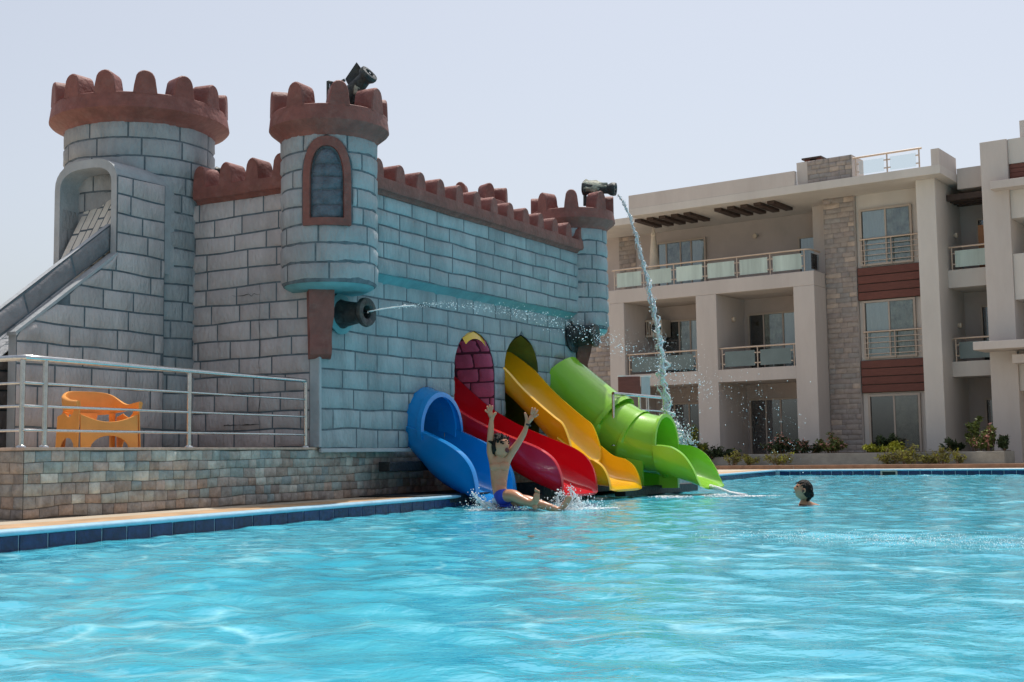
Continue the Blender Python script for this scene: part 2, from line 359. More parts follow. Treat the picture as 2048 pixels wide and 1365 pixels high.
def rows(root, parent, name, surf, a0, a1, z0, z1, rowh, ln, m, rng, holes=(), aLf=None, aRf=None, jit=.25, proud=.020, gap=.0125, mfun=None, rough=.006, minw=.07):
    nr = max(1, round((z1-z0)/rowh)); zs = [z0+(z1-z0)*k/nr for k in range(nr+1)]
    for k in range(nr):
        zb, zt = zs[k], zs[k+1]; zc = (zb+zt)/2
        x = a0-(ln*(.5 if k % 2 else .0))*(1+.3*(rng.random()-.5)); cuts = []
        while x < a1:
            nx_ = x+ln*(1+jit*(rng.random()*2-1)); cuts.append((x, nx_)); x = nx_
        lo = (aLf(zc) if aLf else a0); hi = (aRf(zc) if aRf else a1)
        for (p, q) in cuts:
            segs = [(p, q, None, None)]
            if p < lo < q and q-lo < minw: continue
            for (hc, hw, hb, ht, hfn) in holes:
                if zt <= hb+.05 or zb >= ht-.01: continue
                L_ = lambda z, hc=hc, hfn=hfn: hc-hfn(z); R_ = lambda z, hc=hc, hfn=hfn: hc+hfn(z)
                ns = []
                for (pp, qq, fl, fr) in segs:
                    if pp < L_(zt)-.03: ns.append((pp, min(qq, hc), fl, L_ if qq > L_(zb) else fr))
                    if qq > R_(zt)+.03: ns.append((max(pp, hc), qq, R_ if pp < R_(zb) else fl, fr))
                segs = ns
            for (pp, qq, fl, fr) in segs:
                def aL(z, pp=pp, fl=fl):
                    v = max(pp, a0, aLf(z) if aLf else a0); return max(v, fl(z)) if fl else v
                def aR(z, qq=qq, fr=fr):
                    v = min(qq, a1, aRf(z) if aRf else a1); return min(v, fr(z)) if fr else v
                if max(aR(zb)-aL(zb), aR(zt)-aL(zt)) < minw or aR(zc)-aL(zc) < .012: continue
                mb = block_mb(surf, aL, aR, zb, zt, k, k+1, gap, proud*(.8+.4*rng.random()), rough)
                piece(root, parent, name, mb, mfun(rng, k, nr) if mfun else m)
def backing(surf, a0, a1, z0, z1, holes=(), aLf=None, aRf=None, dz=.06, h=-.002, na=1):
    mb = MB(); n = max(1, round((z1-z0)/dz)) if (holes or aLf or aRf) else 1
    for k in range(n):
        zb = z0+(z1-z0)*k/n; zt = z0+(z1-z0)*(k+1)/n
        act = sorted([hh for hh in holes if zt > hh[2] and zb < hh[3]-.001], key=lambda t: t[0])
        xs = [[(aLf(zb) if aLf else a0), (aLf(zt) if aLf else a0)]]
        for hh in act: xs.append([hh[0]-hh[4](zb), hh[0]-hh[4](zt)]); xs.append([hh[0]+hh[4](zb), hh[0]+hh[4](zt)])
        xs.append([(aRf(zb) if aRf else a1), (aRf(zt) if aRf else a1)])
        for i in range(0, len(xs), 2):
            l, r = xs[i], xs[i+1]
            for q in range(na):
                f0, f1 = q/na, (q+1)/na; g = lambda e, f: l[e]+(r[e]-l[e])*f
                P = [surf(g(0, f0), zb, h), surf(g(0, f1), zb, h), surf(g(1, f1), zt, h), surf(g(1, f0), zt, h)]
                nn = surf(g(0, f0), zb, .1)-P[0]
                mb.add(P, [(0, 1, 2, 3)] if (P[1]-P[0]).cross(P[3]-P[0]).dot(nn) > 0 else [(3, 2, 1, 0)])
    return mb
def plane_s(o, da, dn, sl=0.0, ref=0.0):
    o = Vector(o); da = Vector(da).normalized(); dn = Vector(dn).normalized()
    return lambda a, z, h: o+da*a+Zv*(z+sl*(a-ref))+dn*h
def cyl_s(c, R):
    c = Vector(c)
    def f(a, z, h):
        t = a/R; return c+Vector((math.sin(t), -math.cos(t), 0))*(R+h)+Zv*z   # a = 0 faces the camera, grows to the right
    return f
def merlon_mb(c, dx, dy, wd, ht, dp, seed=0):
    # arch-topped block: c base centre, dx along the wall, dy outwards
    rg = random.Random(seed); c = Vector(c)-Zv*.02; ht += .02; pr = [(-wd*.5, 0), (-wd*.455, ht*.35), (-wd*.40, ht*.62)]
    for k in range(1, 8):
        t = math.pi*(1-k/8); pr.append((wd*.40*math.cos(t), ht*.62+ht*.38*math.sin(t)))
    pr += [(wd*.41, ht*.62), (wd*.45, ht*.35), (wd*.5, 0)]
    n = len(pr); P = []
    for (yy, sc_, dz_) in ((-dp/2, .92, -.014), (-dp/2+.016, 1, 0), (dp/2-.016, 1, 0), (dp/2, .92, -.014)):
        for x, z in pr:
            P.append(c+dx*(x*sc_+.003*(rg.random()-.5))+dy*yy+Zv*(max(0, z*(1 if sc_ == 1 else 1))+(dz_ if z > ht*.5 else 0)))
    fs = [tuple(range(n)), tuple(3*n+k for k in range(n-1, -1, -1))]
    for j in range(3):
        for k in range(n): fs.append((j*n+k, (j+1)*n+k, (j+1)*n+(k+1) % n, j*n+(k+1) % n))
    if dx.cross(dy).z < 0: fs = [f[::-1] for f in fs]
    return MB().add(P, fs)
# ================================================================== SETTING: ground, pool
PE = Vector((.4235, 1, 0)).normalized(); PN = Vector((PE.y, -PE.x, 0))      # left pool edge direction, towards the water
P_far = Vector((8.12, 39.5, 0)); P_near = Vector((-4.2-.4235*16.4, -6, 0))
BA = Vector((.81429637, -.58044932, 0)); BN = Vector((-.58044932, -.81429637, 0))
P_fr = P_far+BA*17; P_nr = Vector((P_fr.x, -6, 0))
DZ = .168
ring = [P_near, P_nr, P_fr, P_far]; big = [Vector((-900, -300, 0)), Vector((900, -300, 0)), Vector((900, 1500, 0)), Vector((-900, 1500, 0))]
mb = MB()
vs = [p+Zv*(DZ-.004) for p in ring]+[p+Zv*(DZ-.004) for p in big]
mb.add(vs, [(4, 5, 1, 0), (5, 6, 2, 1), (6, 7, 3, 2), (7, 4, 0, 3)])
solo('ground', mb, M['ground'], kind='structure')
mb = MB(); mb.obox(P_near-PN*.75+Zv*(DZ-.05), PE*((P_far-P_near).length+1.2), PN*.62, Zv*.05)
solo('deck', mb, M['deck'], kind='structure')
# water surface
nx_, ny_ = 720, 860
xx = np.linspace(-12, 22, nx_); yy = np.concatenate([np.linspace(-8, 2.4, 40), 2.5*np.exp(np.linspace(0, math.log(41/2.5), ny_-40))])
X, Y = np.meshgrid(xx, yy); rg = np.random.RandomState(3); Z = np.zeros_like(X)
for i in range(44):
    lam = .19*(1.041**i)
    th = rg.normal(1.45, .85); kx, ky = math.cos(th)*2*math.pi/lam, math.sin(th)*2*math.pi/lam
    ph_ = kx*X+ky*Y+rg.rand()*6.28+1.9*np.sin(.9*X*math.sin(i*1.3)+.8*Y*math.cos(i)+i)+1.2*np.sin(2.3*X*math.cos(i*2.1)-1.9*Y*math.sin(i*.7)+2*i)
    env = .55+.45*np.sin(.7*X*math.cos(i)+.6*Y*math.sin(i*1.7)+i)
    Z += .0044*lam*env*(1-1.6*np.abs(np.sin(ph_*.5)) if i % 5 == 0 else np.sin(ph_))
for (cx, cy, am) in ((.25, 17.0, .03), (3.83, 16.85, .015), (3.0, 10.2, .015)):
    d_ = np.sqrt((X-cx)**2+(Y-cy)**2); Z += am*np.sin(d_*9)*np.exp(-d_*1.1)
me = bpy.data.meshes.new('pool_water'); nv = nx_*ny_
me.vertices.add(nv); me.vertices.foreach_set('co', np.stack([X, Y, Z], -1).astype(np.float32).ravel())
idx = np.arange(nv).reshape(ny_, nx_); q = np.stack([idx[:-1, :-1], idx[:-1, 1:], idx[1:, 1:], idx[1:, :-1]], -1).reshape(-1, 4)
me.loops.add(q.size); me.loops.foreach_set('vertex_index', q.ravel().astype(np.int32)); me.polygons.add(len(q))
me.polygons.foreach_set('loop_start', (np.arange(len(q))*4).astype(np.int32)); me.polygons.foreach_set('loop_total', np.full(len(q), 4, np.int32))
me.polygons.foreach_set('use_smooth', np.ones(len(q), bool)); me.update(calc_edges=True); me.validate()
me.materials.append(M['water']); wob_ = bpy.data.objects.new('pool_water', me); COL.objects.link(wob_); props(wob_, kind='structure')
# pool edge with nosing, grout and navy tiles
edge_root = bpy.data.objects.new('pool_edge', None); COL.objects.link(edge_root); props(edge_root, kind='structure')
def pool_side(p0, p1, inward, t0, t1):
    d = (p1-p0); ln = d.length; d.normalize()
    g = MB(); g.obox(p0-inward*.2+Zv*-1.2, d*ln, inward*.2, Zv*(1.2+DZ-.045)); part(edge_root, 'grout', g, M['grout'])
    # rounded nosing slab
    pr = [(-.13, DZ-.045), (.03, DZ-.045), (.045, DZ-.03), (.045, DZ-.012), (.03, DZ+.003), (-.13, DZ+.004)]
    g = MB(); n = len(pr)
    g.add([p0+inward*x+Zv*z-d*.2 for x, z in pr]+[p1+inward*x+Zv*z+d*.2 for x, z in pr], [(i, (i+1) % n, n+(i+1) % n, n+i) for i in range(n)])
    part(edge_root, 'nosing', g, M['nosing'], auto=50)
    L = .335; k = 0; rg2 = random.Random(5)
    a = t0
    while a < t1:
        g = MB(); z0 = -.20; z1 = DZ-.048; hh = .009+.003*rg2.random(); o = p0+d*(a+.006)
        a2 = L-.012; e = .006
        g.add([o+Zv*z0, o+d*a2+Zv*z0, o+d*a2+Zv*z1, o+Zv*z1, o+d*e+inward*hh+Zv*z0, o+d*(a2-e)+inward*hh+Zv*z0, o+d*(a2-e)+inward*hh+Zv*(z1-e), o+d*e+inward*hh+Zv*(z1-e)],
              [(4, 5, 6, 7), (0, 1, 5, 4), (1, 2, 6, 5), (2, 3, 7, 6), (3, 0, 4, 7)])
        piece(edge_root, edge_root, 'tile', g, M['tile'], smooth=False); a += L
pool_side(P_near, P_far, PN, 15.0, (P_far-P_near).length-.2)
pool_side(P_far, P_fr, BN, .15, 9.5)
mb = MB(); o = P_far+BA*3.35
mb.obox(o+BN*.0+Zv*-.1, BA*.5, BN*.03, Zv*.21)
sk = thing('pool_skimmer', o, 'small white skimmer opening set in the far navy tile band', 'skimmer')
fr_ = MB()
for (a0_, a1_, z0_, z1_) in ((0, .5, .1, .14), (0, .05, -.1, .1), (.45, .5, -.1, .1)): fr_.obox(o+BA*a0_+BN*.012+Zv*z0_, BA*(a1_-a0_), BN*.03, Zv*(z1_-z0_))
part(sk, 'frame', fr_, M['coping']); g = MB(); g.obox(o+BA*.05+BN*.011+Zv*-.1, BA*.4, BN*.008, Zv*.2); part(sk, 'opening', g, M['dark'])
# brown kerb along the far side
mb = MB(); mb.obox(P_far-BA*6-BN*1.6+Zv*(DZ-.01), BA*30, -BN*.25, Zv*.13); solo('kerb', mb, M['kerb'], kind='structure', bevel=.01)
# ================================================================== STONE PLATFORM
SP = Vector((-4.78, 12.38, 0)); SD = Vector((3.17, 6.95, 0)).normalized(); SN = Vector((SD.y, -SD.x, 0)); SL = -SN
plat = thing('stone_platform', SP, 'long low platform wall faced with green grey and rusty stone tiles below the castle', 'stone wall')
PT = .87
core = MB(); core.obox(SP-SN*.02+Zv*.0, SD*13.6, -SN*.3, Zv*(PT-.03)); core.obox(SP-SN*.32, SD*.25, -SN*5, Zv*(PT-.03))
core.obox(SP-SN*.32+SD*.25+Zv*0, SD*13.3, -SN*6, Zv*.76)
part(plat, 'core', core, M['stonebed']); part(plat, 'platform_floor', MB().obox(SP-SN*.33+SD*.26+Zv*.762, SD*12.9, -SN*5.9, Zv*.012), M['ground'])
cp = MB(); cp.obox(SP+SN*.02-SD*.02+Zv*(PT-.03), SD*8.0, -SN*.36, Zv*.03); cp.obox(SP-SN*.34-SD*.02+Zv*(PT-.03), SD*.29, -SN*5, Zv*.03)
part(plat, 'coping', cp, M['coping'], bevel=.006)
rng = random.Random(11)
def stone_m(r, k, nr): return M['rust'] if r.random() < (.95 if k == 0 else .62 if k == 1 else .3 if k == 2 else .10) else M['stone']
rows(plat, plat, 'stone', plane_s(SP, SD, SN), .0, 12.5, DZ+.002, PT-.034, .117, .205, None, rng, jit=.3, proud=.014, gap=.0025, mfun=stone_m, rough=.01, minw=.05)
rows(plat, plat, 'stone', plane_s(SP-SD*.003, -SN, -SD), .0, .95, DZ+.002, PT-.034, .117, .19, None, rng, jit=.3, proud=.014, gap=.0025, mfun=lambda r, k, n: M['rust'], rough=.01, minw=.05)
g = MB(); g.obox(W(8.0, -.3, 0), U*3.4, N1*1.3, Zv*PT)
solo('stone_landing', g, M['rust'], 'low brown stone landing beyond the green slide, under a steel railing', 'landing')
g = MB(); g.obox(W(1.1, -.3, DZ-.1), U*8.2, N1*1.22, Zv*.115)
solo('wet_shade_apron', g, M['timber'], kind='structure')  # added dark slab: wet deck and slide shade put into its colour
# black timbers carrying the slides
def timber(s0, s1, n, z0, z1, lab):
    t = MB(); t.obox(W(s0, n, z0), U*(s1-s0), N1*.2, Zv*(z1-z0)); solo('timber_beam', t, M['timber'], lab, 'beam', group=None, bevel=.012)
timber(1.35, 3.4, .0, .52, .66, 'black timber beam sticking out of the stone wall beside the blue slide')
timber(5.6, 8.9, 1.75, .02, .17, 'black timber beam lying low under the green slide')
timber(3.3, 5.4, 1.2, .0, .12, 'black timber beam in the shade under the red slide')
# ================================================================== CASTLE
castle = thing('play_castle', W(0, 0, .6), 'grey and blue block castle with round towers and brick red battlements above the slides', 'castle')
rng = random.Random(2)
def arch(hw, zs, zt): return lambda z: hw if z <= zs else (hw*math.sqrt(max(0, 1-((z-zs)/(zt-zs))**2)) if z < zt else 0)
HR = (4.07, .635, .9, 2.76, arch(.635, 2.05, 2.76)); HBL = (2.62, .50, .85, 1.74, arch(.50, 1.22, 1.74)); HY = (5.66, .60, .9, 2.80, arch(.60, 2.2, 2.80))
ZB, ZU, ZT = .85, 3.3, 4.5
SE = 7.9
wallo = part(castle, 'long_wall', backing(plane_s(A, U, N1), 0, SE, ZB, ZU, holes=(HBL, HR, HY)), M['joint'])
rows(castle, wallo, 'block', plane_s(A, U, N1), .02, SE, ZB, ZU, .265, .66, M['block_cyan'], rng, holes=(HBL, HR, HY))
g = MB(); g.obox(W(0, -.02, ZB-.05), U*SE, N1*.05, Zv*.055); part(castle, 'plinth_ledge', g, M['plaster'], bevel=.01)
# upper storey, slightly overhanging
upo = part(castle, 'upper_wall', backing(plane_s(A+N1*.15, U, N1), .3, SE+.1, ZU+.05, ZT), M['joint'])
rows(castle, upo, 'block', plane_s(A+N1*.15, U, N1), .5, SE+.1, ZU+.06, ZT+.02, .25, .66, M['block_cyan'], rng)
g = MB(); P = [W(.2, 0, ZU-.06), W(SE, 0, ZU-.06), W(SE, .155, ZU+.06), W(.2, .155, ZU+.06)]
g.add(P, [(0, 1, 2, 3)]); part(castle, 'overhang_soffit', g, M['teal'])
# side wall
sido = part(castle, 'side_wall', backing(plane_s(A, -N1, -U), 0, 2.5, .865, 4.42), M['joint'])
rows(castle, sido, 'block', plane_s(A, -N1, -U), .16, 2.6, .87, 4.42, .262, .62, M['block_lilac'], rng)
g = MB(); g.obox(W(-.024, -.155, .87), N1*.175, U*.05, Zv*1.5); part(castle, 'corner_strip', g, M['plaster'], bevel=.015)
# hidden sides and roof
g = MB(); g.obox(W(.06, -2.7, 4.2), U*(SE-.1), N1*2.62, Zv*.1)
g.obox(W(.04, -2.75, .3), U*(SE-.1), N1*.1, Zv*3.95)
part(castle, 'roof_deck', g, M['plaster'])
g = backing(plane_s(W(SE, 0, 0), -N1, U), -.15, 2.7, .6, 4.45); endo = part(castle, 'end_wall', g, M['joint'])
rows(castle, endo, 'block', plane_s(W(SE, 0, 0), -N1, U), .0, 1.2, .85, 4.45, .245, .6, M['block'], rng)
pi_0 = math.pi
# tunnels behind the red and yellow arches
def tunnel(hole, depth, m, blocks):
    c, hw, zb, zt, fn = hole; mb = MB(); prof = []
    K = 14
    zs = [zb+(zt-zb)*k/K for k in range(K+1)]
    prof = [(c-fn(z), z) for z in zs[:-1]]+[(c, zt)]+[(c+fn(z), z) for z in reversed(zs[:-1])]
    n = len(prof)
    P = [W(s, .0, z) for s, z in prof]+[W(s, -depth, z) for s, z in prof]
    mb.add(P, [(i, n+i, n+i+1, i+1) for i in range(n-1)]); mb.add([W(c-hw-.05, -depth, zb), W(c+hw+.05, -depth, zb), W(c+hw+.05, -depth, zt+.1), W(c-hw-.05, -depth, zt+.1)], [(0, 1, 2, 3)])
    return part(castle, 'tunnel_lining', mb, m, label='magenta tunnel lining behind the red slide' if blocks else 'dark olive tunnel lining behind the yellow slide')
M['maroon'] = mat('maroon_joint', (.10, .025, .045), .8)
t1 = tunnel(HR, .78, M['maroon'], True); t2 = tunnel(HY, .8, M['olive'], False)
t3 = tunnel(HBL, .9, M['blue'], False); t3['label'] = 'blue tunnel lining inside the hooded slide'
rng2 = random.Random(9)
rows(castle, t1, 'magenta_block', lambda a, z, h: W(HR[0]+max(.02, HR[4](z))-h, -a, z), .0, .76, 1.2, 2.70, .25, .42, M['magenta'], rng2, proud=.015)
rows(castle, t1, 'magenta_block', plane_s(W(0, -.775, 0), U, N1), HR[0]-HR[1], HR[0]+HR[1], 1.2, 2.70, .25, .5, M['magenta'], rng2, proud=.015, aLf=lambda z: HR[0]-HR[4](z), aRf=lambda z: HR[0]+HR[4](z))
g = MB(); P = []
for k in range(9):
    t = pi_0*(.30+.40*k/8)
    P += [W(HR[0]+.60*math.cos(t), -.02, 2.05+.715*math.sin(t)), W(HR[0]+.54*math.cos(t), .03, 2.05+.58*math.sin(t))]
g.add(P, [(2*k, 2*k+2, 2*k+3, 2*k+1) for k in range(8)]); part(castle, 'arch_cap', g, M['yellow'], label='orange cap in the crown of the red slide arch')
# battlement of the long wall
def coping_strip(o, da, dn, a0, a1, z0, z1, back, front):
    pr = [(back, z0), (front-.10, z0), (front-.06, z0+.05), (front-.02, z0+.06), (front, z0+.10), (front-.01, z1), (back, z1)]
    n = len(pr); k = 24; P = []
    for i in range(k+1):
        a = a0+(a1-a0)*i/k
        for x, z in pr: P.append(o+da*a+dn*(x+.008*noise.noise(Vector((a*4, x*9, z))))+Zv*(z+.008*noise.noise(Vector((a*3, x, z*3+4)))))
    fs = [(i*n+j, i*n+(j+1) % n, (i+1)*n+(j+1) % n, (i+1)*n+j) for i in range(k) for j in range(n)]+[tuple(range(n)), tuple(k*n+j for j in range(n))]
    return MB().add(P, fs)
cap = part(castle, 'battlement', coping_strip(A, U, N1, .75, 8.05, 4.5, 4.73, -.12, .27), M['red'], auto=40)
for k in range(13): part(cap, 'merlon', merlon_mb(W(1.07+.55*k, .09, 4.73), U, N1, .27, .28, .30, k), M['red'], auto=32)
cap2 = part(castle, 'battlement', coping_strip(A, -N1, -U, .3, 2.2, 4.40, 4.63, -.25, .12), M['red'], auto=40)
for k in range(4): part(cap2, 'merlon', merlon_mb(W(.06, -.62-.49*k, 4.63), N1, -U, .26, .32, .34, 20+k), M['red'], auto=32)
# towers
def cap_prof(R, zj, zl, zt, flare): return [(R+.016, zj-.055), (R+.03, zj-.01), (R+.045, zj+.01), (R+flare*.88, zl-.02), (R+flare, zl+.01), (R+flare*.98, zl+.045), (R+flare*.88, zt-.03), (R+flare*.86, zt-.008), (R+flare*.80, zt), (R-.16, zt), (R-.18, zt-.3), (0, zt-.3)]
def tower(name, s, n, R, z0, z1, zj, zl, zt, flare, nm, moff, mw, mh, a_rng, base=None, label=None, flat=True):
    c = W(s, n, 0)
    sh = part(castle, name, MB().lathe(c, [(0, z0), (R*.97, z0), (R-.002, z0+.03), (R-.002, z1)], n=40), M['joint'], auto=40, label=label)
    rows(castle, sh, 'block', cyl_s(c, R), a_rng[0]*R, a_rng[1]*R, z0+.03, zj-.01, .262, .67, M['block'], rng, holes=base or ())
    cp_ = part(castle, 'tower_battlement', MB().lathe(c, cap_prof(R, zj, zl, zt, flare), n=56, wob=.006), M['red'], auto=35)
    for k in range(nm):
        t = math.radians(moff)+2*math.pi*k/nm; d_ = Vector((math.sin(t), -math.cos(t), 0)); x_ = Vector((math.cos(t), math.sin(t), 0))
        rr = R+flare*.86-.15
        part(cp_, 'merlon', merlon_mb(c+d_*rr+Zv*zt, x_, d_, mw, mh, .30, k), M['red'], auto=32)
    return sh, c
pi = math.pi
# big left tower
bt, btc = tower('round_tower', -.03, -3.34, 1.07, .6, 5.7, 5.56, 5.67, 5.90, .23, 14, -6.6, .335, .32, (-1.75, 1.75), label='tall wide round tower with fourteen merlons')
# bartizans
wz0, wz1 = 3.80, 4.99
wa = .06
def warch(z): return .34 if z < 4.5 else .34*math.sqrt(max(0, 1-((z-4.5)/.52)**2)) if z < 5.02 else 0
lt, ltc = tower('corner_turret', .22, .0, .645, 3.05, 5.2, 5.08, 5.20, 5.42, .18, 8, -27, .29, .32, (-1.9, 1.9), base=((wa, .34, 3.8, 5.02, warch),), label='corner turret with a pointed blind window')
rt, rtc = tower('corner_turret', 8.14, -.19, .645, 3.10, 5.2, 5.04, 5.16, 5.36, .18, 8, -4, .28, .34, (-1.9, 1.9), label='far right corner turret carrying a cannon')
kt, ktc = tower('rear_turret', 8.27, -2.62, .645, 3.2, 5.7, 5.55, 5.70, 5.84, .18, 8, -10, .26, .32, (-1.0, 1.9), label='rear turret rising behind the long wall')
# teal discs under turrets
for c_ in (ltc, rtc):
    part(castle, 'turret_base', MB().lathe(c_, [(0, 2.98), (.50, 2.98), (.60, 3.03), (.635, 3.09)], n=36), M['teal'], auto=40)
# blind window on the turret, wrapped on the cylinder
def wloop(hw, z0, zs, zt, n=10):
    L = [(-hw, z0), (hw, z0), (hw, zs)]
    for k in range(1, n): t = k/n; L.append((hw*math.cos(t*pi/2)**.8, zs+(zt-zs)*math.sin(t*pi/2)**.92))
    L.append((0, zt))
    for k in range(n-1, 0, -1): t = k/n; L.append((-hw*math.cos(t*pi/2)**.8, zs+(zt-zs)*math.sin(t*pi/2)**.92))
    L.append((-hw, zs)); return L
def dens(L, m=4):
    R_ = []
    for i in range(len(L)):
        a, b = L[i], L[(i+1) % len(L)]
        for k in range(m): R_.append((a[0]+(b[0]-a[0])*k/m, a[1]+(b[1]-a[1])*k/m))
    return R_
lc = cyl_s(ltc, .645)
outer = dens(wloop(.31, 3.80, 4.42, 5.00)); inner = dens(wloop(.215, 3.90, 4.40, 4.87)); n = len(outer)
g = MB(); P = []
for (lp, h) in ((outer, .0), (outer, .05), (inner, .055), (inner, -.01)): P += [lc(wa+x, z, h) for x, z in lp]
g.add(P, [(j*n+i, j*n+(i+1) % n, (j+1)*n+(i+1) % n, (j+1)*n+i) for j in range(3) for i in range(n)])
wf = part(lt, 'window_surround', g, M['red'], auto=40)
def inwin(z): 
    return .21 if z < 4.40 else .21*max(0, 1-((z-4.40)/.46)**2)**.5 if z < 4.86 else 0
zs_ = [3.90, 4.09, 4.28, 4.47, 4.64, 4.85]
for k in range(5):
    g = block_mb(lambda a, z, h: lc(a, z, h+.003), lambda z: wa-inwin(z), lambda z: wa+inwin(z), zs_[k], zs_[k+1], 40+k, 41+k, gap=.006, proud=.02, rough=.016)
    piece(castle, lt, 'dark_window_block', g, M['windark'])
# corbels
def corbel(base, dx, dy, lab):
    pr = [(0, 3.03), (.30, 3.03), (.31, 2.9), (.25, 2.62), (.20, 2.42), (.21, 2.28), (.23, 2.20), (.20, 2.12), (.10, 2.06), (0, 2.06)]
    g = MB(); n = len(pr); P = []
    for xx_, sc_ in ((-.17, 1), (.17, 1)):
        P += [base+dx*(xx_*(1 if z > 2.5 else .86))+dy*x+Zv*z for x, z in pr]
    g.add(P, [(i, (i+1) % n, n+(i+1) % n, n+i) for i in range(n)]+[tuple(range(n)), tuple(n+i for i in range(n-1, -1, -1))])
    part(castle, 'corbel', g, M['red'], auto=35, bevel=.02, label=lab)
dg_ = (N1-U).normalized(); dg2 = (N1+U).normalized()
corbel(W(.09, -.08, 0), dg2, dg_, 'brick red corbel under the near turret')
corbel(W(7.86, -.06, 0), (U-N1).normalized()*1.0, (N1+U*.6).normalized(), 'brown corbel under the far turret')
# stairs: side wall, parapet bands, sloping floor, portal
SLP = .74; zb_ = lambda s: 2.33+(SLP+.02)*(s+3.04)
def stL(z): return -3.04 if z < 2.30 else min(-1.44, -3.04+(z-2.30)/SLP) if z < 3.55 else -1.44
ss = plane_s(W(0, -2.31, 0), U, N1)
sw = part(castle, 'stair_wall', backing(ss, -3.04, -.55, .6, 4.60, aLf=stL), M['joint'])
rows(castle, sw, 'block', ss, -3.04, -.55, .62, 4.60, .262, .68, M['block_lilac'], rng, aLf=stL, minw=.05)
g = MB(); g.add([W(-3.04, -2.31, .6), W(-3.04, -2.45, .6), W(-3.04, -2.45, 2.30), W(-3.04, -2.31, 2.30)], [(0, 1, 2, 3)])
g.obox(W(-3.06, -2.46, 2.285), (U+Zv*SLP).normalized()*2.02, N1*.165, Zv*.045); part(castle, 'ledge', g, M['plaster'])
bs = lambda a, z, h: W(a, -2.455+h, z+zb_(a))
def band(nf, sgn, name):
    f = lambda a, z, h: W(a, nf+sgn*h, z+zb_(a))
    b = part(castle, name, backing(f, -6.6, -1.40, .02, .36, na=1), M['joint']); 
    g = MB(); P = [W(-6.6, nf, zb_(-6.6)+.02), W(-1.4, nf, zb_(-1.4)+.02), W(-1.4, nf-sgn*.1, zb_(-1.4)+.02), W(-6.6, nf-sgn*.1, zb_(-6.6)+.02)]
    P += [p+Zv*.35 for p in P]; g.add(P, [(0, 3, 2, 1), (4, 5, 6, 7), (3, 0, 4, 7), (1, 2, 6, 5), (2, 3, 7, 6)])
    part(b, 'parapet_top', g, M['plaster'])
    x = -6.5
    while x < -1.5:
        mbk = block_mb(f, lambda z, x=x: x-.25*(z-.25), lambda z, x=x: min(x+.74-.25*(z-.25), -1.42), .03, .345, 3, 4, gap=.012, proud=.02)
        piece(castle, b, 'block', mbk, M['band']); x += .74
band(-2.455, 1, 'stair_parapet')
fl = lambda a, z, h: W(a, -z, zb_(a)-.28+h)
flo = part(castle, 'stair_floor', backing(fl, -6.6, -1.5, 2.55, 3.2), M['joint'])
rng3 = random.Random(4)
rows(castle, flo, 'block', fl, -6.5, -1.5, 2.56, 3.2, .22, .55, M['block'], rng3, proud=.012, gap=.01)
fl2 = lambda a, z, h: W(a, -z, 3.60+1.85*(a+1.44)+h)
rp = part(castle, 'portal_ramp', backing(fl2, -1.5, -1.0, 2.46, 3.35), M['joint'])
rows(castle, rp, 'block', fl2, -1.5, -1.0, 2.46, 3.35, .13, .2, M['sunlit_step'], rng3, proud=.012, gap=.008)
g = MB(); g.add([W(-6.6, -2.56, zb_(-6.6)-.35), W(-1.4, -2.56, zb_(-1.4)-.35), W(-1.4, -3.2, zb_(-1.4)-.35), W(-6.6, -3.2, zb_(-6.6)-.35)], [(0, 1, 2, 3)])
part(castle, 'stair_soffit', g, M['band'])
fws = plane_s(W(0, -3.40, 0), U, N1)
fwl = lambda z: -4.6
fwo = part(castle, 'far_stair_wall', backing(fws, -5.6, -1.2, .6, 2.2), M['joint']); rows(castle, fwo, 'block', fws, -5.6, -1.2, .6, 2.2, .25, .62, M['block_lilac'], rng)
# portal arch
hc, ho, hi_ = -2.93, .605, .50
def ap(hw, zt_, zbm):
    L = [(hc+hw, zbm)]
    for k in range(15):
        t = pi*k/14; c1, s1 = math.cos(t), math.sin(t)
        L.append((hc+hw*math.copysign(abs(c1)**.72, c1), 4.50+(zt_-4.50)*abs(s1)**.8))
    L.append((hc-hw, zbm)); return L
po = ap(ho, 4.88, 3.35); pi_ = ap(hi_, 4.76, 3.35); n = len(po); g = MB(); P = []
for (lp, s_) in ((po, -1.44), (pi_, -1.44), (pi_, -.35), (po, -.35)): P += [W(s_, a_, z_) for a_, z_ in lp]
for j in range(4): g.add([], [])
g.add(P, [(j*n+i, j*n+i+1, ((j+1) % 4)*n+i+1, ((j+1) % 4)*n+i) for j in range(4) for i in range(n-1)])
pt = part(castle, 'portal', g, M['plaster'], auto=40)
ins = plane_s(W(0, hc-hi_+.004, 0), U, N1)
rows(castle, pt, 'block', ins, -1.40, -.4, 3.4, 4.25, .25, .42, M['block'], rng3, proud=.008)
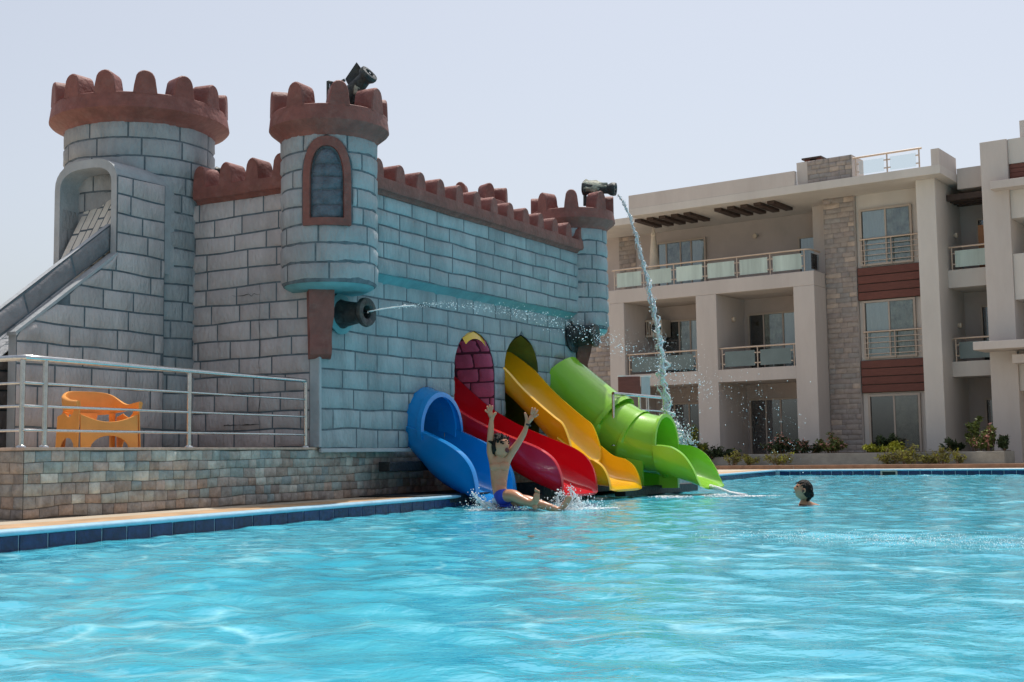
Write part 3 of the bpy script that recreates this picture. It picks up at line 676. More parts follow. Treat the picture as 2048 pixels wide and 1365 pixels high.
# chipped crack near the base of the side wall
def crack(surf, pts, r=.006):
    g = MB(); P = []
    for i, (a, z) in enumerate(pts):
        w_ = r*(.4+abs(noise.noise(Vector((i*.9, 3, 1))))*2.2); P += [surf(a, z-w_, .034), surf(a, z+w_, .034)] if abs(pts[-1][0]-pts[0][0]) > abs(pts[-1][1]-pts[0][1]) else [surf(a-w_, z, .034), surf(a+w_, z, .034)]
    g.add(P, [(2*k, 2*k+2, 2*k+3, 2*k+1) for k in range(len(pts)-1)]); part(castle, 'crack', g, M['cannon'])
sf = plane_s(A, -N1, -U); rc = random.Random(6)
crack(sf, [(1.02+.008*rc.gauss(0, 1), .95+.1*k) for k in range(23)], .004); crack(sf, [(1.02+.04*k, 1.20+.0025*rc.gauss(0, 1)) for k in range(17)], .007)
crack(sf, [(1.02+.05*k, 3.02+.01*rc.gauss(0, 1)) for k in range(11)], .004); crack(sf, [(1.25+.05*k, 1.62+.008*rc.gauss(0, 1)) for k in range(12)], .007)
# ================================================================== CANNONS and turret fittings
def cannon(loc, ax, ln, r, label, m='cannon', flareprof=None, group=None, post=None):
    loc = Vector(loc); ax = Vector(ax).normalized(); t = thing('water_cannon', loc, label, 'cannon')
    pr = [(0, 0), (r*.8, 0), (r*1.15, .02), (r*1.15, ln*.12), (r, ln*.16), (r*.86, ln*.5), (r*.78, ln*.74), (r*.80, ln*.78), (r*1.05, ln*.86), (r*1.12, ln*.93), (r*1.05, ln)]
    part(t, 'barrel', MB().lathe(loc, pr, n=22, ax=ax, wob=.05), M[m], auto=45)
    part(t, 'muzzle', MB().lathe(loc, [(r*1.05, ln), (r*.62, ln*1.005), (r*.5, ln*.97), (r*.45, ln*.7), (0, ln*.7)], n=22, ax=ax), M['cannon'], auto=45)
    part(t, 'nozzle', MB().tube([loc+ax*ln*.7, loc+ax*ln*1.0], .018), M['steel'], auto=60)
    return t
p3 = W(.42, .0, 2.70)
c3 = cannon(p3, N1, .50, .185, 'black cannon on the blue wall just right of the near corbel, spraying a thin jet')
part(c3, 'wall_flange', MB().lathe(p3, [(0, .0), (.27, .02), (.28, .05), (.2, .07)], n=24, ax=N1, wob=.06), M['teal'], auto=40)
p4 = W(7.62, .0, 2.93)
c4 = cannon(p4, (N1+U*.12), .50, .20, 'black cannon low on the castle wall under the far turret')
part(c4, 'wall_flange', MB().lathe(p4, [(0, .02), (.29, .03), (.30, .06), (.2, .08)], n=24, ax=N1, wob=.06), M['cannon'], auto=40)
# cannon on the far turret
p2 = at(1165, 377, rtc.y-.1)
c2 = cannon(p2, at(1232, 379, rtc.y-.3)-p2, .66, .118, 'weathered cannon lying on top of the far turret, pouring a thick water stream')
for xx_ in (1170, 1188): part(c2, 'support_post', MB().tube([at(xx_, 385, rtc.y), at(xx_, 412, rtc.y)], .035), M['cannon'])
part(c2, 'paint_crust', MB().lathe(p2+Vector((0, 0, .02)), [(.09, .0), (.135, .06), (.12, .14), (.13, .25), (.095, .42), (.085, .50)], n=14, ax=at(1232, 379, rtc.y-.3)-p2, wob=.5), M['cannonlight'], auto=40)
# broken cannon on the near turret
p1 = at(692, 200, ltc.y+.1); q1 = at(740, 146, ltc.y-.1)
c1 = cannon(p1, q1-p1, .52, .125, 'broken cannon tilted skyward on the near turret with a torn pointed fin')
f_ = MB(); a_, b_, c_ = at(713, 124, ltc.y), at(690, 158, ltc.y+.05), at(724, 139, ltc.y); d_ = Vector((0, .12, 0)); e_ = at(700, 176, ltc.y); h_ = at(722, 160, ltc.y)
f_.add([a_, b_, e_, h_, c_, a_+d_, b_+d_, e_+d_, h_+d_, c_+d_], [(0, 1, 2, 3, 4), (9, 8, 7, 6, 5), (0, 5, 6, 1), (1, 6, 7, 2), (2, 7, 8, 3), (3, 8, 9, 4), (4, 9, 5, 0)])
part(c1, 'torn_shell', f_, M['cannon'], bevel=.01)
for (x0, y0, x1, y1) in ((656, 163, 656, 200), (663, 164, 662, 200), (656, 164, 676, 169), (676, 168, 690, 160), (716, 180, 732, 185)):
    part(c1, 'support_post', MB().tube([at(x0, y0, ltc.y-.1), at(x1, y1, ltc.y-.1)], .022), M['cannon'])
part(c1, 'pale_sleeve', MB().lathe(at(713, 172, ltc.y-.05), [(0, 0), (.055, .0), (.06, .12), (0, .13)], n=12, ax=(0.15, 0, -1)), M['cannonlight'], auto=40)
cn = at(431, 345, 19.4); c5 = cannon(cn, (1, -.3, -.05), .24, .075, 'small black cannon end poking above the side battlement beside the big tower')
# ================================================================== SLIDES
def chute(root, name, stations, m, p=3.2, th=.035, lip=.05, n=22, out_side=True, label=None):
    """stations: (n_rim, z_rim, n_floor, z_floor, s_left, s_right)"""
    ring = []
    for (nr, zr, nf, zf, sl, sr) in stations:
        c = (sl+sr)/2; hw = (sr-sl)/2; inn = []
        for k in range(n+1):
            t = pi*(1-k/n); cx, sx = math.cos(t), math.sin(t)
            x = c+hw*math.copysign(abs(cx)**(2/p), cx); dp = abs(sx)**(2/p)
            inn.append((x, nr+(nf-nr)*dp, zr+(zf-zr)*dp, dp, x-c))
        # lips, then outer shell
        a = []
        for (x, nn, zz, dp, dx) in inn: a.append(W(x, nn, zz))
        o_ = []
        for (x, nn, zz, dp, dx) in inn:
            f_ = 1+(th+.015)/hw; drop = th*(dp**3)
            o_.append(W(c+dx*f_+(lip-th if dp < .01 else 0)*(1 if dx > 0 else -1)*1.0, nn, zz-drop-(.02 if dp < .01 else 0)))
        l0 = W(inn[0][0]-lip, inn[0][1], inn[0][2]-.004); r0_ = W(inn[-1][0]+lip, inn[-1][1], inn[-1][2]-.004)
        ring.append(a+[r0_]+o_[::-1]+[l0])
    mb = MB(); k = len(ring[0]); P = [v for r in ring for v in r]; fs = []
    for j in range(len(ring)-1):
        for i in range(k): fs.append((j*k+i, j*k+(i+1) % k, (j+1)*k+(i+1) % k, (j+1)*k+i))
    e = len(ring)-1; h = n+1
    for j in (0, e):
        for i in range(n):
            q = (j*k+i, j*k+i+1, j*k+k-2-i-1, j*k+k-2-i); fs.append(q if j == e else q[::-1])
    mb.add(P, fs)
    return part(root, name, mb, m, auto=38, label=label)
def interp(pts, ts):
    # catmull-like smooth interpolation of (n,z) lists
    out = []
    L = len(pts)-1
    for t in ts:
        x = t*L; i = min(int(x), L-1); f = x-i
        p0, p1, p2, p3 = pts[max(i-1, 0)], pts[i], pts[i+1], pts[min(i+2, L)]
        out.append(tuple(.5*((2*p1[d])+(-p0[d]+p2[d])*f+(2*p0[d]-5*p1[d]+4*p2[d]-p3[d])*f*f+(-p0[d]+3*p1[d]-3*p2[d]+p3[d])*f**3) for d in (0, 1)))
    return out
def stations(rim, flo, sl, sr, k=26):
    ts = [i/k for i in range(k+1)]; R_ = interp(rim, ts); F_ = interp(flo, ts)
    return [(R_[i][0], R_[i][1], F_[i][0], F_[i][1], sl, sr) for i in range(k+1)]
# red
red = thing('water_slide', W(4.07, 0, 0), 'red open chute slide coming out of the magenta arch', 'slide', 'four coloured slides below the castle')
chute(red, 'chute', stations([(-.78, 2.12), (-.40, 1.80), (0, 1.50), (.43, 1.26), (.85, 1.08), (1.2, .95), (1.5, .83), (1.74, .66), (1.86, .42), (1.88, .17)],
      [(-.78, 1.60), (-.40, 1.30), (0, 1.02), (.43, .76), (.85, .54), (1.15, .38), (1.38, .28), (1.6, .20), (1.8, .15), (1.9, .12)], 3.50, 4.62, 34), M['redp'], p=4.2)
g = MB(); g.obox(W(3.75, .9, .02), U*.6, N1*.5, Zv*.28); part(red, 'support_block', g, M['timber'])
# yellow: upper chute + lower tray
yel = thing('water_slide', W(5.6, 0, 0), 'yellow two part slide coming out of the dark olive arch', 'slide', 'four coloured slides below the castle')
chute(yel, 'upper_chute', stations([(-.75, 2.72), (-.4, 2.52), (0, 2.22), (.33, 1.88), (.66, 1.59), (.95, 1.36), (1.10, 1.24), (1.20, 1.02), (1.26, .80)],
      [(-.75, 2.25), (-.4, 2.02), (0, 1.70), (.33, 1.40), (.60, 1.12), (.85, .88), (1.02, .74), (1.18, .62), (1.28, .56)], 5.07, 6.12, 30), M['yellow'], p=3.0)
chute(yel, 'lower_tray', stations([(1.02, 1.02), (1.22, .88), (1.45, .71), (1.68, .64), (1.84, .52), (1.93, .34), (1.96, .16)],
      [(.95, .60), (1.15, .46), (1.35, .34), (1.55, .26), (1.75, .23), (1.90, .21), (1.99, .15)], 5.03, 6.18, 26), M['yellow'], p=4.0)
# blue: cowl + tray
blu = thing('water_slide', W(2.6, 0, 0), 'blue slide with a hooded top at the near end of the row', 'slide', 'four coloured slides below the castle')
chute(blu, 'chute', stations([(-.02, 1.20), (.25, 1.12), (.50, 1.02), (.76, .90), (.98, .75), (1.13, .56), (1.20, .32), (1.22, .10)],
      [(-.02, .80), (.15, .62), (.30, .46), (.50, .32), (.72, .22), (.92, .15), (1.10, .10), (1.24, .07)], 2.14, 3.14, 30), M['blue'], p=3.6, lip=.09)
def hood(c, hw, path, m, root, th=.03, flare=.05, a0=-.12):
    rings = []
    K = 20
    for (nn, zz, zc, k) in path:   # n at base, z base, arch height, scale
        inner = [W(c+(hw*k)*math.cos(t), nn, zz+zc*k*math.sin(t)) for t in [a0+(pi-2*a0)*i/K for i in range(K+1)]]
        outer = [W(c+(hw*k+th)*math.cos(t), nn, zz+(zc*k+th)*math.sin(t)) for t in [a0+(pi-2*a0)*i/K for i in range(K+1)]]
        rings.append(inner+outer[::-1])
    k = len(rings[0]); P = [v for r in rings for v in r]; fs = [(j*k+i, j*k+(i+1) % k, (j+1)*k+(i+1) % k, (j+1)*k+i) for j in range(len(rings)-1) for i in range(k)]
    for j in (0, len(rings)-1):
        for i in range(K): fs.append((j*k+i, j*k+i+1, j*k+k-2-i, j*k+k-1-i))
    return part(root, 'hood', MB().add(P, fs), m, auto=40)
hood(2.62, .51, [(-.10, 1.24, .52, .97), (.05, 1.22, .52, 1), (.20, 1.15, .50, 1), (.21, 1.145, .50, 1.07), (.29, 1.11, .50, 1.08), (.295, 1.108, .50, 1.03)], M['blue'], blu, th=.045, a0=-.25)
g = MB(); g.add([W(2.1, -.6, .8), W(3.15, -.6, .8), W(3.15, -.6, 1.55), W(2.62, -.6, 1.80), W(2.1, -.6, 1.55)], [(0, 1, 2, 3, 4)]); part(blu, 'mouth_shade', g, M['cannon'])  # black sheet stands for the shade inside the hood
# green: tube with flanges + tray
grn = thing('water_slide', W(7.2, 0, 0), 'lime green tube slide with an open tray at the far end of the row', 'slide', 'four coloured slides below the castle')
def gtube(path, name, n=32, th=.03):
    rings = []
    for i, (nn, zz, r) in enumerate(path):
        a, b = path[max(i-1, 0)], path[min(i+1, len(path)-1)]
        t = Vector((0, b[0]-a[0], b[1]-a[1])).normalized() if i not in (len(path)-1,) else Vector((0, 1, 0))
        if t.y < 0: t = -t
        up = Vector((0, -t.z, t.y))
        rings.append([W(7.2+r*math.cos(2*pi*k/n), nn+up.y*r*math.sin(2*pi*k/n), zz+up.z*r*math.sin(2*pi*k/n)) for k in range(n)])
    P = [v for r in rings for v in r]
    return MB().add(P, [(j*n+i, j*n+(i+1) % n, (j+1)*n+(i+1) % n, (j+1)*n+i) for j in range(len(rings)-1) for i in range(n)])
part(grn, 'upper_tube', gtube([(-.10, 2.16, .50), (.0, 2.06, .50), (.3, 1.82, .505), (.6, 1.57, .51), (.88, 1.35, .52), (.93, 1.315, .525), (.935, 1.31, .575), (1.0, 1.26, .575), (1.005, 1.255, .50)], 'tube'), M['green'], auto=40)
part(grn, 'lower_tube', gtube([(1.0, 1.262, .50), (1.06, 1.21, .515), (1.2, 1.11, .52), (1.36, 1.02, .515), (1.38, 1.01, .545), (1.43, .985, .545), (1.45, .975, .51), (1.6, .93, .515), (1.8, .885, .515), (1.99, .86, .515), (2.0, .86, .56), (2.05, .86, .56), (2.052, .86, .50), (1.95, .86, .49), (1.5, .93, .48), (1.1, 1.15, .48)], 'tube'), M['green'], auto=40)
chute(grn, 'tray', stations([(2.0, .88), (2.18, .87), (2.36, .83), (2.56, .70), (2.72, .48), (2.80, .30), (2.86, .17)],
      [(2.0, .40), (2.2, .35), (2.4, .29), (2.58, .23), (2.72, .18), (2.82, .155), (2.90, .13)], 6.70, 7.72, 26), M['green'], p=3.0)
for s_ in (6.78, 7.6): g = MB(); g.obox(W(s_, 1.25, .1), U*.05, N1*.5, Zv*.55); part(grn, 'support_leg', g, M['green'])
g = MB(); g.obox(W(7.15, 1.9, .12), U*.08, N1*.35, Zv*.35); part(grn, 'support_leg', g, M['green'])
# ================================================================== RAILINGS by the castle
def on_wall(px):   # point on the top edge of the stone wall under an image column
    k = (px-1024)/F; t = (k*SP.y-SP.x)/(SD.x-k*SD.y); return SP+SD*t-SN*.06
def rail(root, pts, ht, mids, r=.03, posts=None):
    part(root, 'handrail', MB().tube([p+Zv*(PT+ht) for p in pts], r, 12), M['steel'], auto=60)
    for h in mids: part(root, 'rail', MB().tube([p+Zv*(PT+h) for p in pts], .014, 8), M['steel'], auto=60)
    for p in posts or pts:
        q = part(root, 'post', MB().tube([p+Zv*PT, p+Zv*(PT+ht-.02)], .027, 12), M['steel'], auto=60)
        part(q, 'foot_plate', MB().lathe(p+Zv*PT, [(.055, 0), (.05, .015), (.03, .025)], n=14), M['steel'], auto=50)
r1 = thing('steel_railing', on_wall(385)+Zv*PT, 'long stainless steel railing in front of the orange chair on the stone wall', 'railing')
pa, pb, pc, pd_ = on_wall(617), on_wall(385), on_wall(97), on_wall(60)
pe = SP+SD*.08-SN*.12; pf = SP+SD*.08-SN*3.2
rail(r1, [pa, pb, pc, pd_+(pe-pd_)*.2-SN*.01, pe-SN*.10, pf], .89, (.64, .41, .17), posts=[pa, pb, pc, pe, SP+SD*.08-SN*1.6])
ra, rb = Vector((1.77, 22.3, 0)), Vector((2.90, 24.3, 0))
r2 = thing('steel_railing', ra+Zv*PT, 'short stainless steel railing beyond the green slide', 'railing')
rail(r2, [ra, rb], .92, (.66, .42, .18), posts=[ra, ra*.5+rb*.5, rb])
# ================================================================== ORANGE CHAIR
def chair(name, loc, rz, label):
    t = bpy.data.objects.new(name, None); COL.objects.link(t); t.location = loc; t.rotation_euler = (0, 0, rz); props(t, label, 'chair', 'orange plastic armchairs')
    def lp(mb, nm, f, auto=40):
        g = MB(); g.add([(q.x*.93, q.y*.84, q.z*.84) for q in (f(Vector(v)) for v in mb.v)], mb.f)
        me = mesh_of(g, (0, 0, 0), True, M['orange'], nm); o = bpy.data.objects.new(nm, me); COL.objects.link(o); o.parent = t
        md = o.modifiers.new('edges', 'EDGE_SPLIT'); md.split_angle = math.radians(auto); return o
    w2 = .36; zs = .52
    # front apron with two legs: concave top, arched underside
    top = [(-w2+2*w2*k/12, zs-.10*math.sin(pi*k/12)-.0+.05) for k in range(13)]
    bot = [(w2-.02, 0), (w2-.09, 0)]+[(math.cos(pi*k/12)*(w2-.10), .30*math.sin(pi*k/12)**.7) for k in range(1, 12)]+[(-w2+.09, 0), (-w2+.02, 0)]
    lp(curve_panel([[(x, z) for x, z in top[::-1]]+[(-x, z) for x, z in bot]], .03, .008), 'front_apron', lambda v: Vector((v.x*(1.04-.04*v.y/zs), -.34+v.z-.03*(1-v.y/zs), v.y)))
    for sg in (-1, 1):
        out = [(-.36, 0), (-.28, 0)]+[(-.02-math.cos(pi*k/10)*.25, .28*math.sin(pi*k/10)**.7) for k in range(1, 10)]+[(.28, 0), (.36, 0), (.34, .56), (.14, .60)]+[(.14-.20*k/5, .60-.06*math.sin(pi*k/5*.5)) for k in range(1, 6)]+[(-.18, .60), (-.22, .72), (-.36, .74), (-.35, .5)]
        lp(curve_panel([out], .03, .010), 'side_panel', lambda v, sg=sg: Vector((sg*(w2+.01+v.z*.5+.03*(1-v.y/.9)), v.x, v.y)))
    # one moulded sheet forms both arms and the curved back
    K = 40; P = []; g = MB()
    for k in range(K+1):
        u_ = k/K; t_ = pi*(1-u_); cx_, sx_ = math.cos(t_), math.sin(t_); x = .375*math.copysign(abs(cx_)**.45, cx_); y = -.36+.78*abs(sx_)**.62
        bk = max(0, (y+.05)/.47)**1.6; zt_ = .755+.035*math.sin(u_*pi*4)*(1-bk)+.19*bk-.05*u_*bk; zl_ = .645-.05*bk
        nx2, ny2 = (x/.375), max(0, y)/.42; l_ = math.hypot(nx2, ny2) or 1
        for (z_, o_) in ((zl_, .0), (zt_-.03, -.008), (zt_, -.002), (zt_+.004, .03), (zt_-.02, .05), (zl_, .028)): P.append((x+nx2/l_*o_, y+ny2/l_*o_, z_))
    for k in range(K):
        for j in range(6): g.f.append((k*6+j, k*6+(j+1) % 6, (k+1)*6+(j+1) % 6, (k+1)*6+j))
    g.f += [tuple(range(6)), tuple(K*6+j for j in range(5, -1, -1))]; g.v = P; lp(g, 'arms_and_backrest', lambda v: v, 60)
    g = MB(); P = []
    for j in range(7):
        for i in range(9):
            x = -w2+2*w2*i/8; y = -.33+.66*j/6; P.append((x, y, zs-.04-.05*math.sin(pi*i/8)*math.sin(pi*j/6)))
    g.add(P, [(j*9+i, j*9+i+1, (j+1)*9+i+1, (j+1)*9+i) for j in range(6) for i in range(8)]); lp(g, 'seat', lambda v: v)
    g = MB(); g.add([(-.14, .36, .62), (.14, .36, .62), (.1, .33, .5), (-.1, .33, .5), (-.14, .38, .62), (.14, .38, .62), (.1, .35, .5), (-.1, .35, .5)], [(0, 1, 2, 3), (7, 6, 5, 4)]); lp(g, 'back_splat', lambda v: v)
    for sg in (-1, 1): lp(MB().tube([(sg*.33, .36, 0), (sg*.30, .30, .62)], [.035, .045], 8), 'rear_leg', lambda v: v)
    return t
cpos = at(196, 897, 14.5)
chair('armchair', (cpos.x, cpos.y, .765), math.radians(42), 'orange plastic armchair behind the long railing on the platform')
c2p = at(1283, 850, 26.0); chair('armchair', (c2p.x, c2p.y, .72), math.radians(-30), 'orange plastic armchair behind the short railing, beyond the green slide')
# ================================================================== APARTMENT BUILDING
B0 = Vector((13.28499187, 55.0, 0))
def B(a, m_, z): return B0+BA*a+BN*m_+Zv*z
bld = thing('apartment_building', B(0, 0, .1), 'three storey beige apartment building with balconies, stone strip and red brown panels', 'building')
def bb(name, bs_, m, label=None, parent=None, bevel=0.0, smooth=False):
    g = MB()
    for (a0, a1, m0, m1, z0, z1) in bs_: g.obox(B(a0, m0, z0), BA*(a1-a0), BN*(m1-m0), Zv*(z1-z0))
    return part(parent or bld, name, g, m, label=label, bevel=bevel)
G0 = .1
# back walls
bb('balcony_wall', [(-14, -.02, -3.4, -3.0, G0, 8.0)], M['inner'])
bb('terrace_wall', [(-14, -.02, -4.4, -4.0, 8.0, 12.0)], M['inner'], label='taupe wall behind the top terrace')
bb('column', [(-10.5, -9.66, -3, 0, G0, 8.0)], M['wall'], bevel=.02); bb('column', [(-5.8, -4.75, -3, 0, G0, 8.0)], M['wall'], bevel=.02); bb('column', [(-.98, 0, -3, 0, G0, 8.0)], M['wall'], bevel=.02)
bb('floor_slab', [(-9.66, -5.8, -3, -.004, 3.93, 4.5), (-4.75, -.98, -3, -.004, 3.93, 4.5)], M['wall'])
bb('floor_slab', [(-10.5, 0.0, -4, 0, 8.003, 8.65)], M['wall'], bevel=.02)
bb('side_wing', [(-14, -10.52, -3, -.9, G0, 8.65)], M['wall'])
bb('roof_slab', [(-8.8, 5.9, -4.4, .8, 12.0, 12.36)], M['wall2'], bevel=.015); bb('roof_slab', [(-14, -8.82, -4.4, -.9, 12.0, 12.33)], M['wall2'])
bb('roof_parapet', [(-8.8, -.4, .55, .79, 12.362, 13.0), (-8.8, -8.5, -4, .54, 12.362, 13.0)], M['wall'])
bb('roof_parapet', [(5.55, 5.88, -1.6, .78, 12.362, 13.05)], M['wall'])
bb('upper_core', [(0.02, 1.45, -4, -1.32, G0, 12.0), (-1.0, .0, -4.0, -2.6, 8.65, 12.0)], M['wall'])
bb('window_bay', [(1.47, 4.62, -4, -1.5, G0, 12.0)], M['wall2'])
bb('column', [(4.62, 5.42, -3.95, 0, G0, 12.0)], M['wall2'], bevel=.02)
bb('wing_wall', [(5.42, 7.3, -3.9, -3.5, G0, 12.0)], M['inner'])
for z0_, z1_ in ((7.5, 8.25), (3.75, 4.38)): bb('wing_slab', [(5.425, 7.3, -3.5, -1.3, z0_, z1_)], M['wall2'])
bb('wing_parapet', [(5.92, 7.3, -3.5, -1.5, 11.7, 12.58)], M['wall'])
bb('column', [(7.3, 8.36, -4, 0, G0, 13.2)], M['wall'], bevel=.02)
bb('right_wing', [(8.37, 15, -4.5, -3.2, G0, 13.2), (8.37, 15, -3.2, -.15, 12.18, 13.2), (8.37, 15, -3.2, -.15, 9.95, 11.1), (8.37, 15, -3.2, -.1, 6.65, 8.5), (8.37, 15, -3.2, -.15, 3.0, 5.0)], M['wall2'])
bb('canopy', [(7.78, 15, -.14, .6, 11.1, 11.42), (7.1, 15, -.08, 1.6, 4.6, 4.92), (8.38, 15, -.09, .9, 4.05, 4.4)], M['wall'], bevel=.015)
bb('roof_block', [(8.75, 15, -2.4, -.6, 13.2, 14.0)], M['wall'])
for k in range(4): bb('board', [(8.38, 15, -.4, -.2+.004*k, 11.46+.18*k, 11.46+.18*k+.165)], M['plank'])
# chimney block with stone, roof railing
bb('chimney_block', [(-.4, 2.1, -.9, .52, 12.362, 13.4)], M['wall']); bb('chimney_cap', [(-.25, .65, -.6, .3, 13.55, 13.62)], M['pergola']); bb('chimney_top', [(-.15, .1, -.5, .2, 13.4, 13.55), (.4, .6, -.5, .2, 13.4, 13.55)], M['plank'])
rng = random.Random(21)
cl = bb('stone_strip', [(.03, 1.44, -1.32, -1.31, .3, 12.0)], M['cladbed'])
rows(bld, cl, 'stone', plane_s(B(0, -1.31, 0), BA, BN), .03, 1.44, .3, 11.98, .225, .55, M['clad'], rng, jit=.45, proud=.03, gap=.006, rough=.03, minw=.12)
cl2 = bb('stone_strip', [(.1, 2.1, .52, .53, 12.37, 13.4)], M['cladbed'])
rows(bld, cl2, 'stone', plane_s(B(0, .53, 0), BA, BN), .1, 2.1, 12.37, 13.4, .21, .42, M['clad'], rng, jit=.45, proud=.03, gap=.006, rough=.03, minw=.12)
cl3 = bb('stone_strip', [(-12.3, -10.53, -.89, -.88, .3, 7.0), (-12.2, -11.2, -3.99, -3.98, 8.7, 12.0)], M['cladbed'])
rows(bld, cl3, 'stone', plane_s(B(0, -.88, 0), BA, BN), -12.3, -10.53, 1.2, 7.0, .24, .5, M['clad'], rng, jit=.45, proud=.03, gap=.006, rough=.03, minw=.12)
rows(bld, cl3, 'stone', plane_s(B(0, -3.98, 0), BA, BN), -12.2, -11.2, 8.7, 12.0, .24, .45, M['clad'], rng, jit=.45, proud=.03, gap=.006, rough=.03, minw=.12)
# red brown board panels
for (z0, z1) in ((7.28, 8.73), (3.22, 4.64)):
    bk = bb('panel', [(1.5, 4.4, -1.5, -1.36, z0, z1)], M['pergola'])
    n_ = 4
    for k in range(n_):
        h_ = (z1-z0)/n_; bb('board', [(1.5, 4.4, -1.36, -1.30, z0+h_*k+.02, z0+h_*(k+1)-.02)], M['plank'], parent=bk, bevel=.01)
# pergola beams
for st in (-8.95, -4.72):
    for k in range(5): bb('pergola_beam', [(st+.66*k, st+.66*k+.34, -2.1, .0, 11.86, 11.995)], M['pergola'])
for k in range(4): bb('pergola_beam', [(5.44, 7.29, -3.2+.5*k, -2.98+.5*k, 11.25, 11.5)], M['pergola'])
# windows: panes = list of (fraction width, kind)
def window(a0, a1, z0, z1, m_, panes, name='window', fr=.09, label=None):
    g = MB()
    def bar(x0, x1, y0, y1, d=.10): g.obox(B(x0, m_+.002, y0), BA*(x1-x0), BN*d, Zv*(y1-y0))
    bar(a0, a1, z1-fr, z1, .12); bar(a0, a1, z0, z0+fr, .12); bar(a0, a0+fr, z0+fr, z1-fr, .12); bar(a1-fr, a1, z0+fr, z1-fr, .12)
    x = a0+fr; tot = sum(p[0] for p in panes); wd = a1-a0-2*fr; xs = []
    for i, p in enumerate(panes):
        w_ = wd*p[0]/tot; xs.append((x, x+w_, p[1])); x += w_
        if i < len(panes)-1: bar(x-.035, x+.035, z0+fr, z1-fr, .09)
    wi = part(bld, name, g, M['frame'], label=label)
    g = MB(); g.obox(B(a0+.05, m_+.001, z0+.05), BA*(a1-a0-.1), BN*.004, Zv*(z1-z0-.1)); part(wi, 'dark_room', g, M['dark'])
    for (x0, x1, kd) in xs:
        x0 += .04; x1 -= .04
        if kd in ('c', 'p', 'h'):
            xe = x1 if kd != 'h' else x0+(x1-x0)*.5
            g = MB(); K = 14; P = []
            for k in range(K+1):
                xx_ = x0+(xe-x0)*k/K; d = .022+.012*math.sin(k*2.1)
                P += [B(xx_, m_+d, z0+fr), B(xx_, m_+d, z1-fr)]
            g.add(P, [(2*k, 2*k+2, 2*k+3, 2*k+1) for k in range(K)]); part(wi, 'curtain', g, M['curtain'] if kd == 'c' else M['curtain2'], smooth=True)
        g = MB(); g.obox(B(x0, m_+.05, z0+fr), BA*(x1-x0), BN*.012, Zv*(z1-z0-2*fr)); part(wi, 'pane', g, M['glass'] if z0 > 1 else M['glass2'])
    return wi
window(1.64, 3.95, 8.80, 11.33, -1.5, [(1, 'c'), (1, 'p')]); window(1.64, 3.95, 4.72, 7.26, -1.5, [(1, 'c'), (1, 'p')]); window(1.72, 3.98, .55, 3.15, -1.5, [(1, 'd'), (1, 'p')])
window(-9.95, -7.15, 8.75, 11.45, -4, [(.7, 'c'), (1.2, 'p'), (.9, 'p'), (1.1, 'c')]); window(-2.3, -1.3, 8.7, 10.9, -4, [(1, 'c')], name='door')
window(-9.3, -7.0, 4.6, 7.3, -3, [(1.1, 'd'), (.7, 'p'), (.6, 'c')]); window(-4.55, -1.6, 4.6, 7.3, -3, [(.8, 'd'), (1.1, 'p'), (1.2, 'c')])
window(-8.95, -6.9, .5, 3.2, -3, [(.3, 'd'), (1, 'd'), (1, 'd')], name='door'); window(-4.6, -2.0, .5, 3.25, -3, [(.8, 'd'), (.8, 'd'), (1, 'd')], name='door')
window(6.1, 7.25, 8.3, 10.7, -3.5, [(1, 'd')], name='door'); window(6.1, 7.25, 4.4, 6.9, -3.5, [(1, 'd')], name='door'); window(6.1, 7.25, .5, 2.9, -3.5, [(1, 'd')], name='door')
# balcony railings
def balc(a0, a1, m_, z0, n, gm, ht=.98, label=None, side=None):
    pts = [B(a0, m_, z0+ht), B(a1, m_, z0+ht)]
    if side: pts.append(B(a1+.12, m_-.12, z0+ht)); pts.append(B(a1+.12, m_-side, z0+ht))
    rr = part(bld, 'balcony_railing', MB().tube(pts, .045, 8), M['alu'], auto=60, label=label)
    for k in range(n+1):
        a = a0+.12+(a1-a0-.24)*k/n; part(rr, 'post', MB().tube([B(a, m_, z0), B(a, m_, z0+ht)], .032, 6), M['alu'], auto=60)
    for k in range(n):
        x0 = a0+.12+(a1-a0-.24)*k/n+.13; x1 = a0+.12+(a1-a0-.24)*(k+1)/n-.13
        g = MB(); g.obox(B(x0, m_-.01, z0+.12), BA*(x1-x0), BN*.02, Zv*(ht-.28)); part(rr, 'glass_panel', g, gm)
        g = MB()
        for xx_ in (x0-.09, x1-.01):
            for zz_ in (.22, ht-.3): g.obox(B(xx_, m_-.03, z0+zz_), BA*.10, BN*.06, Zv*.05)
        part(rr, 'clamp', g, M['alu'])['kind'] = 'stuff'
    if side:
        g = MB(); g.obox(B(a1+.11, m_-.2, z0+.12), BA*.02, -BN*(side-.3), Zv*(ht-.28)); part(rr, 'glass_panel', g, M['clear'])
balc(-10.35, -.35, -.15, 8.66, 6, M['frost'], side=1.2, label='long frosted glass railing of the top terrace')
balc(-9.64, -5.82, -.2, 4.505, 2, M['frostdark']); balc(-4.73, -1.0, -.2, 4.505, 2, M['frostdark'])
balc(5.45, 7.28, -1.45, 8.255, 1, M['frost']); balc(5.45, 7.28, -1.45, 4.385, 1, M['frostdark'])
balc(2.15, 5.1, .5, 12.365, 2, M['clear'], ht=.86)
for z0 in (8.75, 4.66):   # french balcony bars
    rr = part(bld, 'window_railing', MB().tube([B(1.66, -1.28, z0+1.22), B(4.6, -1.28, z0+1.22)], .04, 8), M['alu'], auto=60)
    for h in (.25, .5, .74, .97): part(rr, 'rail', MB().tube([B(1.7, -1.28, z0+h), B(4.6, -1.28, z0+h)], .02, 6), M['alu'], auto=60)
    for a in (1.85, 3.05, 4.3): part(rr, 'post', MB().tube([B(a, -1.28, z0+.05), B(a, -1.28, z0+1.22)], .03, 6), M['alu'], auto=60)
